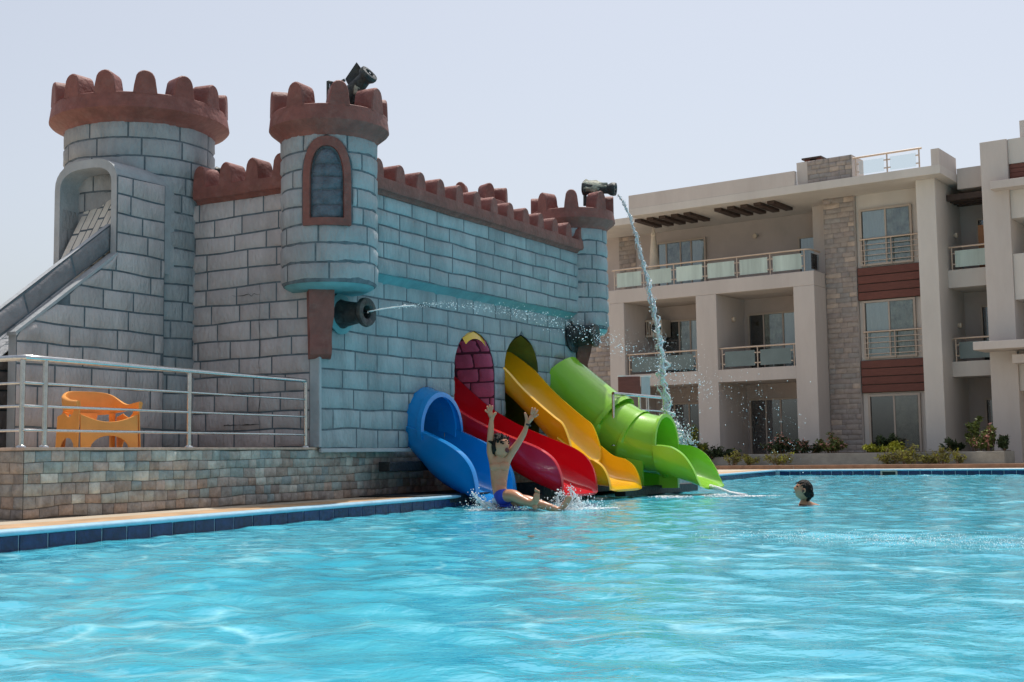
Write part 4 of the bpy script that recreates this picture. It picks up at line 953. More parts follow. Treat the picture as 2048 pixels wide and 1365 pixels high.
# air conditioner, lamps, closed parasols
ac = thing('air_conditioner', B(-9.5, -2.6, 6.5), 'cream air conditioner unit hung in the left middle floor balcony', 'air conditioner')
g = MB(); g.obox(B(-9.64, -2.9, 6.45), BA*.95, BN*.9, Zv*.85); part(ac, 'casing', g, M['acw'], bevel=.03)
g = MB(); [g.obox(B(-9.62+.12*k, -1.999, 6.55), BA*.05, BN*.02, Zv*.65) for k in range(3)]; part(ac, 'side_grille', g, M['pergola'])
part(ac, 'fan_grille', MB().lathe(B(-9.0, -1.999, 6.88), [(0, .0), (.25, .01), (.27, .03), (.25, .04), (.0, .045)], n=20, ax=BN), M['black'], auto=40)
def lamp(a, m_, z, lab, ax):
    t = thing('wall_lamp', B(a, m_, z), lab, 'lamp'); part(t, 'shade', MB().lathe(B(a, m_, z), [(0, .0), (.08, .0), (.13, .1), (.10, .16), (0, .17)], n=12, ax=ax), M['cream'], auto=40)
lamp(-4.48, -3.99, 11.2, 'small round lamp on the taupe wall of the top terrace', BN); lamp(-4.74, -1.6, 6.95, 'small wall lamp inside the second middle floor balcony', BA); lamp(5.43, -2.4, 9.9, 'small wall lamp in the top balcony of the narrow right bay', BA); lamp(5.43, -2.4, 6.0, 'small wall lamp in the middle balcony of the narrow right bay', BA)
ps = thing('closed_parasol', B(-8.6, -1.2, 8.66), 'closed cream parasol standing on the top terrace', 'parasol')
part(ps, 'pole', MB().tube([B(-8.6, -1.2, 8.66), B(-8.6, -1.2, 11.75)], .03, 8), M['steel']); part(ps, 'canopy', MB().lathe(B(-8.6, -1.2, 0), [(.17, 9.6), (.26, 9.65), (.21, 10.2), (.14, 11.0), (.10, 11.3), (.15, 11.35), (.09, 11.5), (0, 11.8)], n=12, wob=.25), M['cream'], auto=50)
bp_ = thing('folded_board', B(6.55, -2.4, 8.26), 'tall narrow brown board leaning on the top right balcony', 'board')
g = MB(); g.obox(B(6.45, -2.4, 8.26), BA*.28, BN*.05, Zv*1.95); part(bp_, 'panel', g, mat('tan_wood', (.36, .17, .08), .6, var=.2))
# information board near the far railing
ib = thing('notice_board', at(1270, 800, 30), 'brown twin panel board with a pale top edge beyond the green slide', 'board')
bx = at(1237, 792, 30); bt_ = at(1237, 754, 30); wd_ = 30/F; hh_ = bt_.z-bx.z
for i, (x0, x1) in enumerate(((1237, 1281), (1283, 1303))):
    p_ = at(x0, 792, 30); g = MB(); g.obox(p_, Vector(((x1-x0)*wd_, .25*i, 0)), Vector((0, .08, 0)), Zv*hh_); part(ib, 'panel', g, M['plank'] if i == 0 else M['inner'])
g = MB(); g.obox(at(1236, 754, 29.98), Vector((68*wd_, .2, 0)), Vector((0, .12, 0)), Zv*.03); part(ib, 'top_edge', g, M['white'])
for x0 in (1245, 1295): part(ib, 'post', MB().tube([Vector((at(x0, 792, 30.1).x, 30.1, DZ)), at(x0, 792, 30.1)], .04), M['steel'])
# ================================================================== PLANTERS AND PLANTS
pl = thing('planter', B(3, 3.2, DZ), 'long low cement planter along the foot of the building', 'planter')
g = MB(); g.obox(B(-1.9, 3.2, DZ), BA*10.4, -BN*1.5, Zv*.47); part(pl, 'wall', g, M['planter'], bevel=.02)
g = MB(); g.obox(B(-1.8, 3.1, DZ+.40), BA*10.2, -BN*1.3, Zv*.09); part(pl, 'soil', g, M['soil'])
g = MB(); g.obox(B(-4.6, 2.6, DZ), BA*2.4, -BN*1.5, Zv*.36); solo('planter', g, M['planter'], 'short low planter just left of the long one', 'planter', bevel=.02)
def plant(name, c, wd, ht, nl, lm, fl_m=None, label='', leaf=.09, spiky=False, group=None, seed=1, cat='shrub', lean=0):
    wd, ht, nl, leaf = wd*1.12, ht*1.22, int(nl*1.7), leaf*1.12
    rg_ = random.Random(seed); t = thing(name, c, label, cat, group); g = MB(); f = MB(); st = MB(); c = Vector(c)
    ns = max(4, int(wd*9)); tips = []
    for k in range(ns):
        a = rg_.random()*6.28; r = (rg_.random()**.6)*wd/2; tp = c+Vector((math.cos(a)*r, math.sin(a)*r*.7, ht*(.5+.5*rg_.random())*(1-.5*(r/(wd/2))**2)))
        tips.append(tp); b_ = c+Vector((math.cos(a)*r*.3, math.sin(a)*r*.3, 0)); md = b_.lerp(tp, .55)+Vector((0, 0, .05*ht)); st.tube([b_, md, tp], [.016, .011, .005], 4)
    part(t, 'stem', st, M['kerb'])
    for k in range(nl):
        i = rg_.randrange(ns); tp = tips[i]; fr__ = rg_.random()**.6; p = c.lerp(tp, .25+.75*fr__)+Vector((rg_.gauss(0, .09), rg_.gauss(0, .09), rg_.gauss(0, .07)))*max(.5, wd*.6)
        if p.z < c.z+.02: p.z = c.z+.02
        d1 = Vector((rg_.gauss(0, 1), rg_.gauss(0, 1), rg_.gauss(.4, .6))).normalized(); d2 = d1.cross(Vector((rg_.gauss(0, 1), rg_.gauss(0, 1), 1))).normalized(); l = leaf*(.6+.8*rg_.random())
        tgt = f if (fl_m and rg_.random() < .22 and fr__ > .5) else g
        tgt.add([p-d1*l, p+d2*l*.4, p+d1*l, p-d2*l*.4], [(0, 1, 2, 3)])
    o = part(t, 'leaf_mass', g, lm); o['kind'] = 'stuff'
    if fl_m and f.v: o = part(t, 'flower_mass', f, fl_m); o['kind'] = 'stuff'
    return t
zt = DZ+.47
def pp(px, d_m=2.6):   # position in the planter under an image column
    k = (px-1024)/F; b = B(0, d_m, 0); t = (k*b.y-b.x)/(BA.x-k*BA.y); return B(t, d_m, 0)
def plz(px, m_, z): v = pp(px, m_); return Vector((v.x, v.y, z))
plant('shrub', plz(1555, 2.5, zt), 1.5, .75, 700, M['leaf2'], M['pink'], 'dark leafy shrub with pink flowers at the left end of the long planter', seed=1, leaf=.075)
plant('shrub', plz(1610, 2.5, zt), 1.3, .55, 480, M['leaf2'], M['pink'], 'low dark shrub with few flowers between two flowering shrubs in the planter', seed=2, leaf=.075)
plant('shrub', plz(1658, 2.5, zt), 1.1, .72, 560, M['leaf1'], M['pink'], 'green shrub with pale pink flowers in front of the stone strip', seed=3, leaf=.075)
plant('shrub', plz(1735, 2.6, zt), .9, .32, 380, M['leaf3'], None, 'small bright yellow green shrub at the left foot of the ground floor window', seed=4, leaf=.07)
plant('shrub', plz(1765, 2.2, zt), 1.0, .75, 420, M['leaf2'], None, 'dark upright shrub between the two yellow green ones', seed=5, leaf=.09)
plant('shrub', plz(1782, 2.7, zt), 1.0, .36, 450, M['leaf3'], None, 'larger bright yellow green mound below the ground floor window', seed=6, leaf=.07)
plant('shrub', plz(1900, 2.5, zt), .9, .45, 300, M['leaf2'], None, 'sparse dark shrub at the foot of the slim beige column', seed=7, leaf=.08)
plant('shrub', plz(1945, 2.4, zt), .7, 1.45, 480, M['leaf1'], None, 'tall thin green shrub in the right part of the planter', seed=8, leaf=.075)
plant('shrub', plz(1968, 2.6, zt), 1.3, .85, 850, M['leaf1'], M['pink'], 'full green shrub with a pink flower cluster near the right end of the planter', seed=9, leaf=.08)
plant('shrub', plz(2003, 2.5, zt), .8, .5, 320, M['leaf2'], None, 'dark shrub at the right end of the planter', seed=10, leaf=.08)
plant('shrub', plz(1425, 2.4, DZ+.3), 1.8, .5, 560, M['leaf2'], None, 'dark low shrub beside the foot of the middle column', seed=11, leaf=.08)
plant('shrub', plz(1380, 3.2, DZ), 1.2, 1.55, 1100, M['leaf1'], M['leaf3'], 'rounded green bush behind the mouth of the green slide', seed=12, leaf=.08)
for i, (px, wd_, ht_, lab) in enumerate(((1458, .9, .62, 'straw coloured weed clump just right of the green slide'), (1492, .9, .4, 'low straggly weed clump in front of the planter left end'), (1550, 1.2, .6, 'yellowish weed clump in front of the planter below the flowering shrubs'),
        (1772, 1.1, .42, 'low yellowish weeds left of the tallest weed clump'), (1806, 1.6, .75, 'tallest yellowish weed clump in front of the planter'), (1852, .7, .35, 'small yellowish weed clump right of the tallest one'), (1878, .9, .62, 'spindly weed clump near the right part of the planter'), (1908, .6, .5, 'rightmost spindly weed clump in front of the planter'))):
    plant('weed', plz(px, 3.9, DZ), wd_, ht_, int(230*wd_/.8), M['leaf4'], M['leaf3'], lab, seed=20+i, leaf=.055, cat='weed')
# ================================================================== PARASOLS reflected in the ground floor glass
def parasol(p, lab, r=2.2):
    t = thing('open_parasol', p, lab, 'parasol', 'white parasols behind the castle'); part(t, 'pole', MB().tube([p, p+Zv*3.0], .04), M['frame'])
    part(t, 'canopy', MB().lathe(p, [(0, 3.35), (r*.5, 2.95), (r, 2.6), (r*1.0, 2.38)], n=8), M['white'])
for i, q in enumerate(((-17, 45), (-24, 41), (-22, 50), (-31, 45))): parasol(Vector((q[0], q[1], DZ)), ('white open parasol on the lawn behind the castle, ' + ('nearest to its back wall', 'between two others in the middle', 'farthest back', 'furthest out to the left')[i]), 2.3)
# ================================================================== PEOPLE
def skin_body(name, parent, joints, edges, m, root=0, sub=2, extra=None):
    me = bpy.data.meshes.new(name); off = rootloc(parent)
    me.from_pydata([tuple(Vector(p)-off) for p, r in joints], edges, []); me.update()
    o = bpy.data.objects.new(name, me); COL.objects.link(o); o.parent = parent
    sm = o.modifiers.new('skin', 'SKIN'); sm.use_smooth_shade = True; sm.branch_smoothing = .5
    for i, (p, r) in enumerate(joints):
        rr = r if isinstance(r, tuple) else (r, r); me.skin_vertices[0].data[i].radius = rr; me.skin_vertices[0].data[i].use_root = (i == root)
    ss_ = o.modifiers.new('sub', 'SUBSURF'); ss_.levels = sub; ss_.render_levels = sub
    me.materials.append(m)
    dg = bpy.context.evaluated_depsgraph_get(); dg.update(); m2 = bpy.data.meshes.new_from_object(o.evaluated_get(dg))
    o.modifiers.clear(); g = MB(); g.add([v.co[:] for v in m2.vertices], [tuple(p.vertices) for p in m2.polygons])
    if extra: g.add([tuple(Vector(v)-off) for v in extra.v], extra.f)
    me2 = mesh_of(g, (0, 0, 0), True, m, name); o.data = me2; return o
def headmesh(c, X, Y, Z, h):
    # X to the face's own left, Y forward, Z up; h head height. Sculpted ellipsoid with brow, nose, chin
    g = MB(); nu, nv = 28, 22; P = []; a, b, cz = h*.36, h*.44, h*.5
    for j in range(nv+1):
        ph = pi*j/nv
        for k in range(nu):
            t = 2*pi*k/nu; x = math.sin(ph)*math.cos(t); y = math.sin(ph)*math.sin(t); z = math.cos(ph)
            sx = 1-.22*max(0, -z)**1.3; px_ = a*x*sx; py = b*y*(1-.10*max(0, -z)); pz = cz*z
            fr__ = max(0, y)
            if y > 0:
                gx = math.exp(-(x/.16)**2)
                py += h*.085*gx*math.exp(-((z+.12)/.16)**2)*fr__                 # nose
                py -= h*.035*math.exp(-((abs(x)-.38)/.17)**2)*math.exp(-((z-.08)/.13)**2)*fr__   # eye sockets
                py += h*.02*math.exp(-((z-.28)/.12)**2)*fr__                      # brow
                py += h*.045*math.exp(-(x/.3)**2)*math.exp(-((z+.82)/.16)**2)      # chin
                py += h*.02*math.exp(-(x/.3)**2)*math.exp(-((z+.47)/.1)**2)*fr__
            P.append(c+X*px_+Y*py+Z*pz)
    g.add(P, [(j*nu+k, (j+1)*nu+k, (j+1)*nu+(k+1) % nu, j*nu+(k+1) % nu) for j in range(nv) for k in range(nu)])
    for sg in (-1, 1): g.ell(c+X*(sg*a*1.0)-Y*(h*.02)-Z*(h*.05), (h*.035, h*.07, h*.10), 8, 6, X, Y, Z)
    return g
def hairmesh(c, X, Y, Z, h, fringe=.35, seed=0):
    g = MB(); nu, nv = 36, 14; P = []; a, b, cz = h*.40, h*.475, h*.545
    for j in range(nv+1):
        for k in range(nu):
            t = 2*pi*k/nu; y_ = math.sin(t)
            lim = (fringe if y_ > .25 else .78)*pi if y_ > .25 else (.60+.12*min(1, max(0, (.25-y_)/1.25)*1.4))*pi
            ph = lim*j/nv; ns_ = noise.noise(Vector((math.cos(t)*4+seed, math.sin(t)*4, ph*3)))
            r_ = 1+.05*ns_+(-.10 if j == nv else 0)+.05*math.sin(k*2.7+seed)*(j/nv)**2
            P.append(c+X*(a*math.sin(ph)*math.cos(t)*r_)+Y*(b*math.sin(ph)*math.sin(t)*r_)+Z*(cz*math.cos(ph)*r_))
    g.add(P, [(j*nu+k, (j+1)*nu+k, (j+1)*nu+(k+1) % nu, j*nu+(k+1) % nu) for j in range(nv) for k in range(nu)]); return g
def hand(J, Ed, wrist, elbow, tips, thumb, scale=1.0):
    """adds a spread hand; tips: list of finger tip points (index..little); thumb tip"""
    wi = len(J)-1
    palm = J[wi][0].lerp(sum((Vector(t) for t in tips), Vector())/4, .38); J.append((palm, (.062*scale, .034*scale))); Ed.append((wi, len(J)-1)); pk = len(J)-1
    for i, t in enumerate(tips):
        kn = palm.lerp(Vector(t), .36); md = palm.lerp(Vector(t), .68)+Vector((0, -.008, 0)); r = .0155*scale
        J.append((kn, r*1.15)); Ed.append((pk, len(J)-1)); J.append((md, r)); Ed.append((len(J)-2, len(J)-1)); J.append((Vector(t), r*.75)); Ed.append((len(J)-2, len(J)-1))
    b_ = J[wi][0].lerp(palm, .35); md = b_.lerp(Vector(thumb), .55)
    J.append((md, .02*scale)); Ed.append((wi, len(J)-1)); J.append((Vector(thumb), .014*scale)); Ed.append((len(J)-2, len(J)-1))
YB = 17.0; rg2_ = random.Random(8)
boy = thing('person', at(1000, 990, YB), 'boy in blue swimming trunks sliding into the pool with both arms raised', 'person')
J = []; E_ = []
def jn(p, r, par=None):
    J.append((Vector(p), r)); 
    if par is not None: E_.append((par, len(J)-1))
    return len(J)-1
pel = jn(at(997, 990, YB), (.155, .12)); wst = jn(at(997, 965, YB-.02), (.135, .10), pel); chs = jn(at(999, 940, YB), (.165, .115), wst); shc = jn(at(1000, 923, YB), (.14, .09), chs); nk = jn(at(1001, 912, YB), .066, shc); hd0 = jn(at(1002, 904, YB-.02), .07, nk)
def arm(sh, dl, el, wr, tips, th):
    s0 = jn(at(*sh), .072, shc); s1 = jn(at(*dl), .062, s0); e0 = jn(at(*el), .047, s1); f0 = jn(at(*wr[0]), .042, e0); w0 = jn(at(*wr[1]), (.034, .028), f0)
    hand(J, E_, None, None, [at(*t) for t in tips], at(*th), 1.15)
arm((985, 920, YB), (981, 905, YB), (981, 873, YB-.05), ((982, 852, YB-.05), (983, 838, YB-.05)), [(985, 811.5, YB-.06), (979.5, 809.5, YB-.06), (974, 812, YB-.06), (969.5, 820, YB-.06)][::1], (993, 825, YB-.08))
arm((1014, 919, YB), (1022, 906, YB-.03), (1037, 886, YB-.08), ((1048, 867, YB-.08), (1055, 849, YB-.08)), [(1065, 815, YB-.09), (1071, 816, YB-.09), (1076, 820, YB-.09), (1077, 829, YB-.09)], (1049, 825, YB-.10))
h1 = jn(at(1004, 996, YB-.1), .105, pel); k1 = jn(at(1026, 990, YB-.42), (.085, .085), h1); c1_ = jn(at(1047, 1002, YB-.55), .066, k1); an1 = jn(at(1067, 1009, YB-.62), .042, c1_)
hl1 = jn(at(1069, 1017, YB-.62), .042, an1); ft1 = jn(at(1071, 1003, YB-.68), (.05, .035), an1); to1 = jn(at(1075, 984, YB-.68), (.045, .022), ft1)
h2 = jn(at(1000, 1002, YB+.02), .105, pel); k2 = jn(at(1052, 1001, YB-.25), .08, h2); c2_ = jn(at(1086, 1011, YB-.35), .062, k2); an2 = jn(at(1120, 1021, YB-.42), .04, c2_); ft2 = jn(at(1131, 1008, YB-.46), (.045, .034), an2); to2 = jn(at(1141, 992, YB-.48), (.04, .02), ft2)
hc_ = at(1001, 894, YB-.03); hh2 = .305
Yf = Vector((.62, -.72, .22)).normalized(); Zf = (Vector((-.12, .12, 1))-Yf*Yf.dot(Vector((-.12, .12, 1)))).normalized(); Xf = Yf.cross(Zf)
hg = headmesh(hc_, Xf, Yf, Zf, hh2)
for px_, py_, dy_, rr_ in ((991.5, 934, -.078, (.085, .035, .062)), (1007.5, 933, -.078, (.080, .035, .062)), (998, 967, -.072, (.095, .035, .085))): hg.ell(at(px_, py_, YB+dy_), rr_, 12, 8)
for k_ in range(5): hg.ell(at(1071.2+k_*1.75, 980.5+k_*.9, YB-.69), (.011 if k_ else .015, .02, .02 if k_ else .026), 8, 6)
hg.ell(at(1073, 996, YB-.70), (.042, .022, .07), 10, 8); hg.ell(at(1069.5, 1015, YB-.66), (.036, .03, .036), 10, 8)
skin_body('body', boy, J, E_, M['skin'], extra=hg)
part(boy, 'hair', hairmesh(hc_, Xf, Yf, Zf, hh2, fringe=.33, seed=1), M['hair'], smooth=True)
tg = MB()
for k in range(46):
    a_ = rg2_.random()*6.28; ph_ = rg2_.random()*1.35; d_ = Xf*(math.sin(ph_)*math.cos(a_))+Yf*(math.sin(ph_)*math.sin(a_)*.8)+Zf*math.cos(ph_)
    p_ = hc_+Vector((d_.x, d_.y, d_.z))*hh2*.47; q_ = (d_+Vector((rg2_.gauss(0, .6), rg2_.gauss(0, .6), rg2_.gauss(0, .3)))).normalized()
    tg.tube([p_-d_*.02, p_+q_*.03, p_+q_*.055+Xf*.01], [.024, .015, .003], 5)
part(boy, 'hair_tuft', tg, M['hair'], smooth=True)['kind'] = 'stuff'
part(boy, 'mouth', MB().ell(hc_+Yf*(hh2*.405)-Zf*(hh2*.25), (.034, .022, .036), 10, 8, Xf, Yf, Zf), M['lips'], smooth=True)
for sg in (-1, 1):
    e = part(boy, 'eye', MB().ell(hc_+Xf*(sg*hh2*.15)+Yf*(hh2*.375)+Zf*(hh2*.05), (.022, .012, .010), 8, 6, Xf, Yf, Zf), M['hair'], smooth=True)
    part(boy, 'eyebrow', MB().ell(hc_+Xf*(sg*hh2*.15)+Yf*(hh2*.41)+Zf*(hh2*.135), (.03, .010, .007), 8, 6, Xf, Yf, Zf), M['hair'], smooth=True)
# trunks as a skinned shell slightly larger than the hips and thighs
TJ = [(at(996.5, 974, YB), (.172, .135)), (at(998, 988, YB), (.195, .155)), (at(1006, 995, YB-.12), .150), (at(1018, 992, YB-.33), .125), (at(1003, 1003, YB+.0), .150), (at(1032, 1004, YB-.14), .120)]
skin_body('swim_trunks', boy, TJ, [(0, 1), (1, 2), (2, 3), (1, 4), (4, 5)], M['trunks'])
g = MB(); g.ell(at(992, 1001, YB-.135), (.06, .03, .04)); part(boy, 'trunk_print', g, M['trunks2'], smooth=True)
part(boy, 'wrist_band', MB().lathe(at(1056, 850, YB-.08), [(.038, -.012), (.043, -.008), (.043, .008), (.038, .012)], n=14, ax=(at(1055, 849, YB)-at(1048, 867, YB))), M['black'], smooth=True)
# swimmer
sw_p = at(1608, 1000, 16.8); swm = thing('person', (sw_p.x, sw_p.y, 0), 'swimmer with wet black hair looking up, only head and shoulders above water', 'person')
J = []; E_ = []
a = jn(at(1616, 1032, 16.95), (.26, .15)); b = jn(at(1617, 1014, 16.9), (.19, .10), a); c = jn(at(1610, 1004, 16.85), .066, b); d = jn(at(1607, 1000, 16.82), .066, c)
jn(at(1638, 1019, 17.0), .085, b); jn(at(1594, 1022, 16.85), .075, b)
hc3 = at(1607, 981, 16.8); Yf = Vector((-.90, .12, .32)).normalized(); Zf = (Vector((.25, .05, 1))-Yf*Yf.dot(Vector((.25, .05, 1)))).normalized(); Xf = Yf.cross(Zf)
skin_body('body', swm, J, E_, M['skin'], extra=headmesh(hc3, Xf, Yf, Zf, .255))
part(swm, 'hair', hairmesh(hc3, Xf, Yf, Zf, .258, fringe=.30, seed=4), M['hair'], smooth=True)
for sg in (-1, 1):
    part(swm, 'ear', MB().ell(hc3+Xf*(sg*.104)-Zf*.015+Yf*.005, (.014, .026, .036), 10, 8, Xf, Yf, Zf), M['skin'], smooth=True)
    part(swm, 'eye', MB().ell(hc3+Xf*(sg*.05)+Yf*.098+Zf*.02, (.02, .012, .009), 8, 6, Xf, Yf, Zf), M['hair'], smooth=True)
part(swm, 'mouth', MB().ell(hc3+Yf*.108-Zf*.065, (.024, .012, .009), 8, 6, Xf, Yf, Zf), M['lips'], smooth=True)
tg = MB()
for k in range(60):
    a_ = rg2_.random()*6.28; ph_ = .2+rg2_.random()*1.5; d_ = Xf*(math.sin(ph_)*math.cos(a_))+Yf*(math.sin(ph_)*math.sin(a_))+Zf*math.cos(ph_)
    if d_.dot(Yf) > .35 and d_.dot(Zf) < .6: continue
    p_ = hc3+d_*.26*.47; q_ = (d_*.5-Zf*.8+Vector((rg2_.gauss(0, .3), rg2_.gauss(0, .3), 0))).normalized()
    tg.tube([p_-d_*.02, p_+q_*.03, p_+q_*.06], [.02, .013, .003], 5)
part(swm, 'hair_tuft', tg, M['hair'], smooth=True)['kind'] = 'stuff'
part(swm, 'hair_tail', MB().tube([hc3-Yf*.10-Zf*.05, hc3-Yf*.095-Zf*.10, hc3-Yf*.075-Zf*.15], [.035, .022, .005], 8), M['hair'], smooth=True)
# ================================================================== WATER JETS AND SPLASHES
OCT = [(1, 0, 0), (-1, 0, 0), (0, 1, 0), (0, -1, 0), (0, 0, 1), (0, 0, -1)]; OF = [(0, 2, 4), (2, 1, 4), (1, 3, 4), (3, 0, 4), (2, 0, 5), (1, 2, 5), (3, 1, 5), (0, 3, 5)]
def drops(g, c, r, st=1.0):
    k = len(g.v); c = Vector(c); g.v += [(c.x+x*r, c.y+y*r, c.z+z*r*st) for x, y, z in OCT]; g.f += [tuple(i+k for i in f) for f in OF]
rg_ = random.Random(5)
# thick stream from the far turret
path = [(1236, 390), (1248, 405), (1262, 440), (1274, 480), (1287, 530), (1299, 580), (1307, 620), (1316, 670), (1326, 715), (1324, 760), (1333, 810), (1342, 850), (1350, 885)]
js = thing('water_jet', at(1236, 390, 23.9), 'thick wavering stream of water falling from the far turret cannon', 'water jet')
def dense(path, Y0, Y1, m=14, wig=0.02, seed=0):
    out = []; L = len(path)-1
    for i in range(L*m+1):
        t = i/m; k = min(int(t), L-1); f = t-k; x = path[k][0]+(path[k+1][0]-path[k][0])*f; y = path[k][1]+(path[k+1][1]-path[k][1])*f; u_ = i/(L*m)
        p = at(x, y, Y0+(Y1-Y0)*u_); am = wig*(.25+u_*1.4)
        p += Vector((noise.noise(Vector((u_*38, seed, 0))), noise.noise(Vector((u_*38, seed, 9))), .4*noise.noise(Vector((u_*30, seed, 3)))))*am; out.append(p)
    return out
for k in range(7):
    pts = dense(path, 23.9, 23.2, 14, .05+.022*k, k*3.1)
    rad = [max(.003, (.014+.020*i/len(pts) if k == 0 else .020*i/len(pts)+.004)*(1+1.1*noise.noise(Vector((i*.45, k*7, 2))))*(1 if k == 0 else (.0 if noise.noise(Vector((i*.16, k*5, 1))) < -.05 else 1))) for i in range(len(pts))]
    part(js, 'strand', MB().tube(pts, rad, 6), M['jet'], smooth=True)
g = MB(); pts = dense(path, 23.9, 23.2, 14, .06, 2)
for k in range(1800):
    i = int((rg_.random()**.7)*(len(pts)-1)); u_ = i/len(pts); sp = .018+.10*u_*u_
    drops(g, pts[i]+Vector((rg_.gauss(0, sp), rg_.gauss(0, sp), rg_.gauss(0, sp))), .003+.010*rg_.random()**3, 1+rg_.random())
o = part(js, 'droplets', g, M['drop'], smooth=True); o['kind'] = 'stuff'
g = MB(); e_ = at(1362, 878, 23.2)
for k in range(500):
    drops(g, e_+Vector((rg_.gauss(0, .13), rg_.gauss(0, .13), abs(rg_.gauss(0, .2))-.12)), .005+.018*rg_.random()**2)
o = part(js, 'splash', g, M['drop'], smooth=True); o['kind'] = 'stuff'
# thin jet from the near wall cannon
j2 = thing('water_jet', W(.5, .8, 2.7), 'thin sparkling jet arching from the near wall cannon across the blue wall', 'water jet')
m0 = W(.42, .50, 2.705); v0 = N1*1.0+Vector((0, 0, .10))
def bal(t): return m0+v0*t+Vector((0, 0, -.075*t*t))
part(j2, 'strand', MB().tube([bal(t*.05) for t in range(0, 16)], [.009*(1+.3*math.sin(i*1.7)) for i in range(16)], 6), M['foam'], smooth=True)
g = MB()
for k in range(1100):
    t = .3+rg_.random()**.8*4.6; sp = .008+.012*t**1.3; drops(g, bal(t)+Vector((rg_.gauss(0, sp), rg_.gauss(0, sp*2), rg_.gauss(0, sp))), .003+.006*rg_.random()**3)
o = part(j2, 'droplets', g, M['foam'], smooth=True); o['kind'] = 'stuff'
j3 = thing('water_jet', at(1195, 668, 22.6), 'fine spray drifting from the far wall cannon past the building balconies', 'spray'); g = MB()
for k in range(800):
    u_ = rg_.random(); x = 1195+u_*420; y = 676+30*u_+200*u_*u_; sp = 6+42*u_
    drops(g, at(x+rg_.gauss(0, 8+10*u_), y+rg_.gauss(0, sp), 22.4-3*u_), .002+.008*rg_.random()**4)
o = part(j3, 'droplets', g, M['foam'], smooth=True); o['kind'] = 'stuff'
# splashes round the boy
sp_ = thing('splash', at(1080, 1010, YB-.3), 'white splash around the sliding boy at the water surface', 'splash'); g = MB(); f = MB()
def burst(c, n_, s_, up, r=.012, g=g):
    for k in range(n_):
        d_ = Vector((rg_.gauss(0, s_[0]), rg_.gauss(0, s_[1]), abs(rg_.gauss(0, up)))); drops(g, c+d_, .003+r*.75*rg_.random()**3, 1)
w0 = lambda x, y, dy=0: Vector((at(x, 1015, YB+dy).x, YB+dy, 0.01))
burst(w0(975, 0, -.1), 420, (.14, .1), .07); burst(w0(1150, 0, -.3), 900, (.20, .15), .08); burst(w0(1060, 0, -.3), 400, (.22, .1), .03)
for (a_, b_, c_) in (((975, 1018), (955, 1000), (944, 985)), ((1130, 1015), (1150, 1002), (1141, 982)), ((1120, 1010), (1110, 992), (1125, 985)), ((1165, 1012), (1150, 990), (1139, 975)), ((990, 1016), (965, 1006), (950, 990))):
    for q_ in range(3):
        pts = []
        for i in range(11):
            t = i/10; x = (1-t)**2*a_[0]+2*t*(1-t)*b_[0]+t*t*c_[0]; y = (1-t)**2*a_[1]+2*t*(1-t)*b_[1]+t*t*c_[1]
            pts.append(at(x+rg_.gauss(0, 1.2), y+rg_.gauss(0, 1.2), YB-.2)+Vector((0, q_*.04, 0)))
        f.tube(pts, [.016*(1-i/13)*(.5+rg_.random()) for i in range(11)], 5)
        for i in range(30): drops(g, pts[rg_.randrange(11)]+Vector((rg_.gauss(0, .035), rg_.gauss(0, .03), rg_.gauss(0, .035))), .004+.008*rg_.random())
o = part(sp_, 'droplets', g, M['foam'], smooth=True); o['kind'] = 'stuff'; o = part(sp_, 'streaks', f, M['jet'], smooth=True); o['kind'] = 'stuff'
def foam(name, c, rx, ry, n_, lab, r=(.012, .035), h=.012):
    t = thing(name, c, lab, 'foam'); g = MB()
    for k in range(n_):
        a = rg_.random()*6.28; q = math.sqrt(rg_.random())*(1+.3*noise.noise(Vector((math.cos(a)*2, math.sin(a)*2, rx)))); x, y = math.cos(a)*rx*q, math.sin(a)*ry*q
        rr = r[0]+(r[1]-r[0])*rg_.random()**2*(1-q*.5); kk = len(g.v); cc = Vector((c[0]+x, c[1]+y, .005+h*rg_.random()))
        g.v += [(cc.x+a_*rr, cc.y+b_*rr, cc.z+c_*rr*.35) for a_, b_, c_ in OCT]; g.f += [tuple(i+kk for i in f_) for f_ in OF]
    o = part(t, 'bubbles', g, M['foam'], smooth=True); o['kind'] = 'stuff'
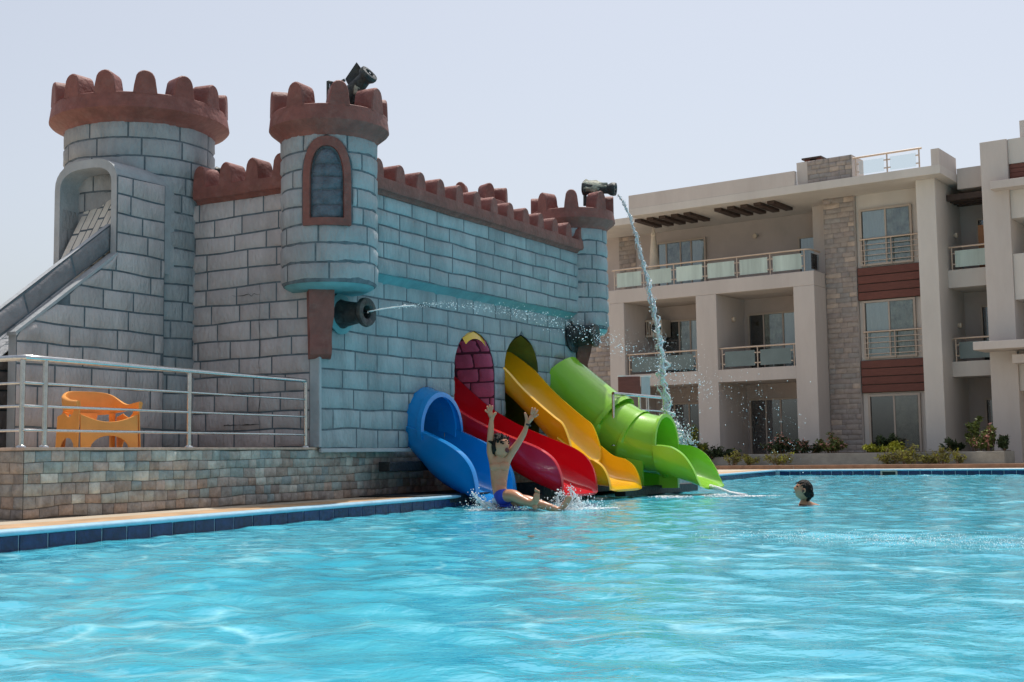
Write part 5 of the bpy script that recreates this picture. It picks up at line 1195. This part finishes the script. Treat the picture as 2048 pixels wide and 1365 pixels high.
foam('foam_patch', Vector((at(985, 1020, YB).x, YB-.1, 0)), .34, .22, 500, 'white foam patch under the boy in front of the blue slide')
foam('foam_patch', Vector((at(1160, 1010, YB).x, YB-.2, 0)), .45, .30, 800, 'white foam patch at the boy’s feet in front of the red slide')
e2 = W(7.2, 3.05, 0); foam('foam_patch', Vector((e2.x-.2, e2.y-.1, 0)), .35, .5, 360, 'small foam patch below the lip of the green slide')
e4 = W(6.3, 3.7, 0); foam('foam_patch', Vector((e4.x, e4.y, 0)), .55, .22, 500, 'white foam streak trailing right of the green slide')
e3 = W(6.0, 2.6, 0); foam('foam_patch', Vector((e3.x, e3.y, 0)), .35, .6, 260, 'small foam patch between the yellow and green slides')
# landing line of the jet: a band of small ripples and drops
t = thing('foam_patch', Vector((3.0, 10.3, 0)), 'long sparkling band of droplets falling on the open water at right', 'foam'); g = MB()
for k in range(2200):
    u_ = rg_.random()**.6; x = 1380+u_*700; y = 1066+20*u_+rg_.gauss(0, 5+4*u_); v = fw+RV*((x-1024)/F)-UV*((y-682.5)/F); p = CAMP+v*(-(H-.02)/v.z); drops(g, p+Vector((0, rg_.gauss(0, .1), .0)), .002+.0045*rg_.random()**3)
o = part(t, 'droplets', g, M['foam'], smooth=True); o['kind'] = 'stuff'
g = MB(); g.ell(Vector((at(1062, 1075, 11.2).x, 11.2, .012)), (.035, .022, .008), 8, 4); solo('floating_leaf', g, M['kerb'], 'tiny brown leaf floating in the open water in front of the slides', 'leaf')
# water running off the green slide lip
g = MB(); lipp = W(7.0, 2.9, .15); g.tube([lipp, lipp+N1*.2-Zv*.03-U*.1, lipp+N1*.45-Zv*.10-U*.25, lipp+N1*.8-Zv*.15-U*.5], [.045, .03, .03, .05], 6)
solo('water_runoff', g, M['jet'], 'thin white run of water leaving the lip of the green slide', 'water jet', smooth=True)
# ------------------------------------------------------------------ finish
flush()
for o in list(COL.objects):
    if o.parent is None and o.type in ('MESH', 'EMPTY'):
        o.location = o.location*S; o.scale = (o.scale[0]*S, o.scale[1]*S, o.scale[2]*S)
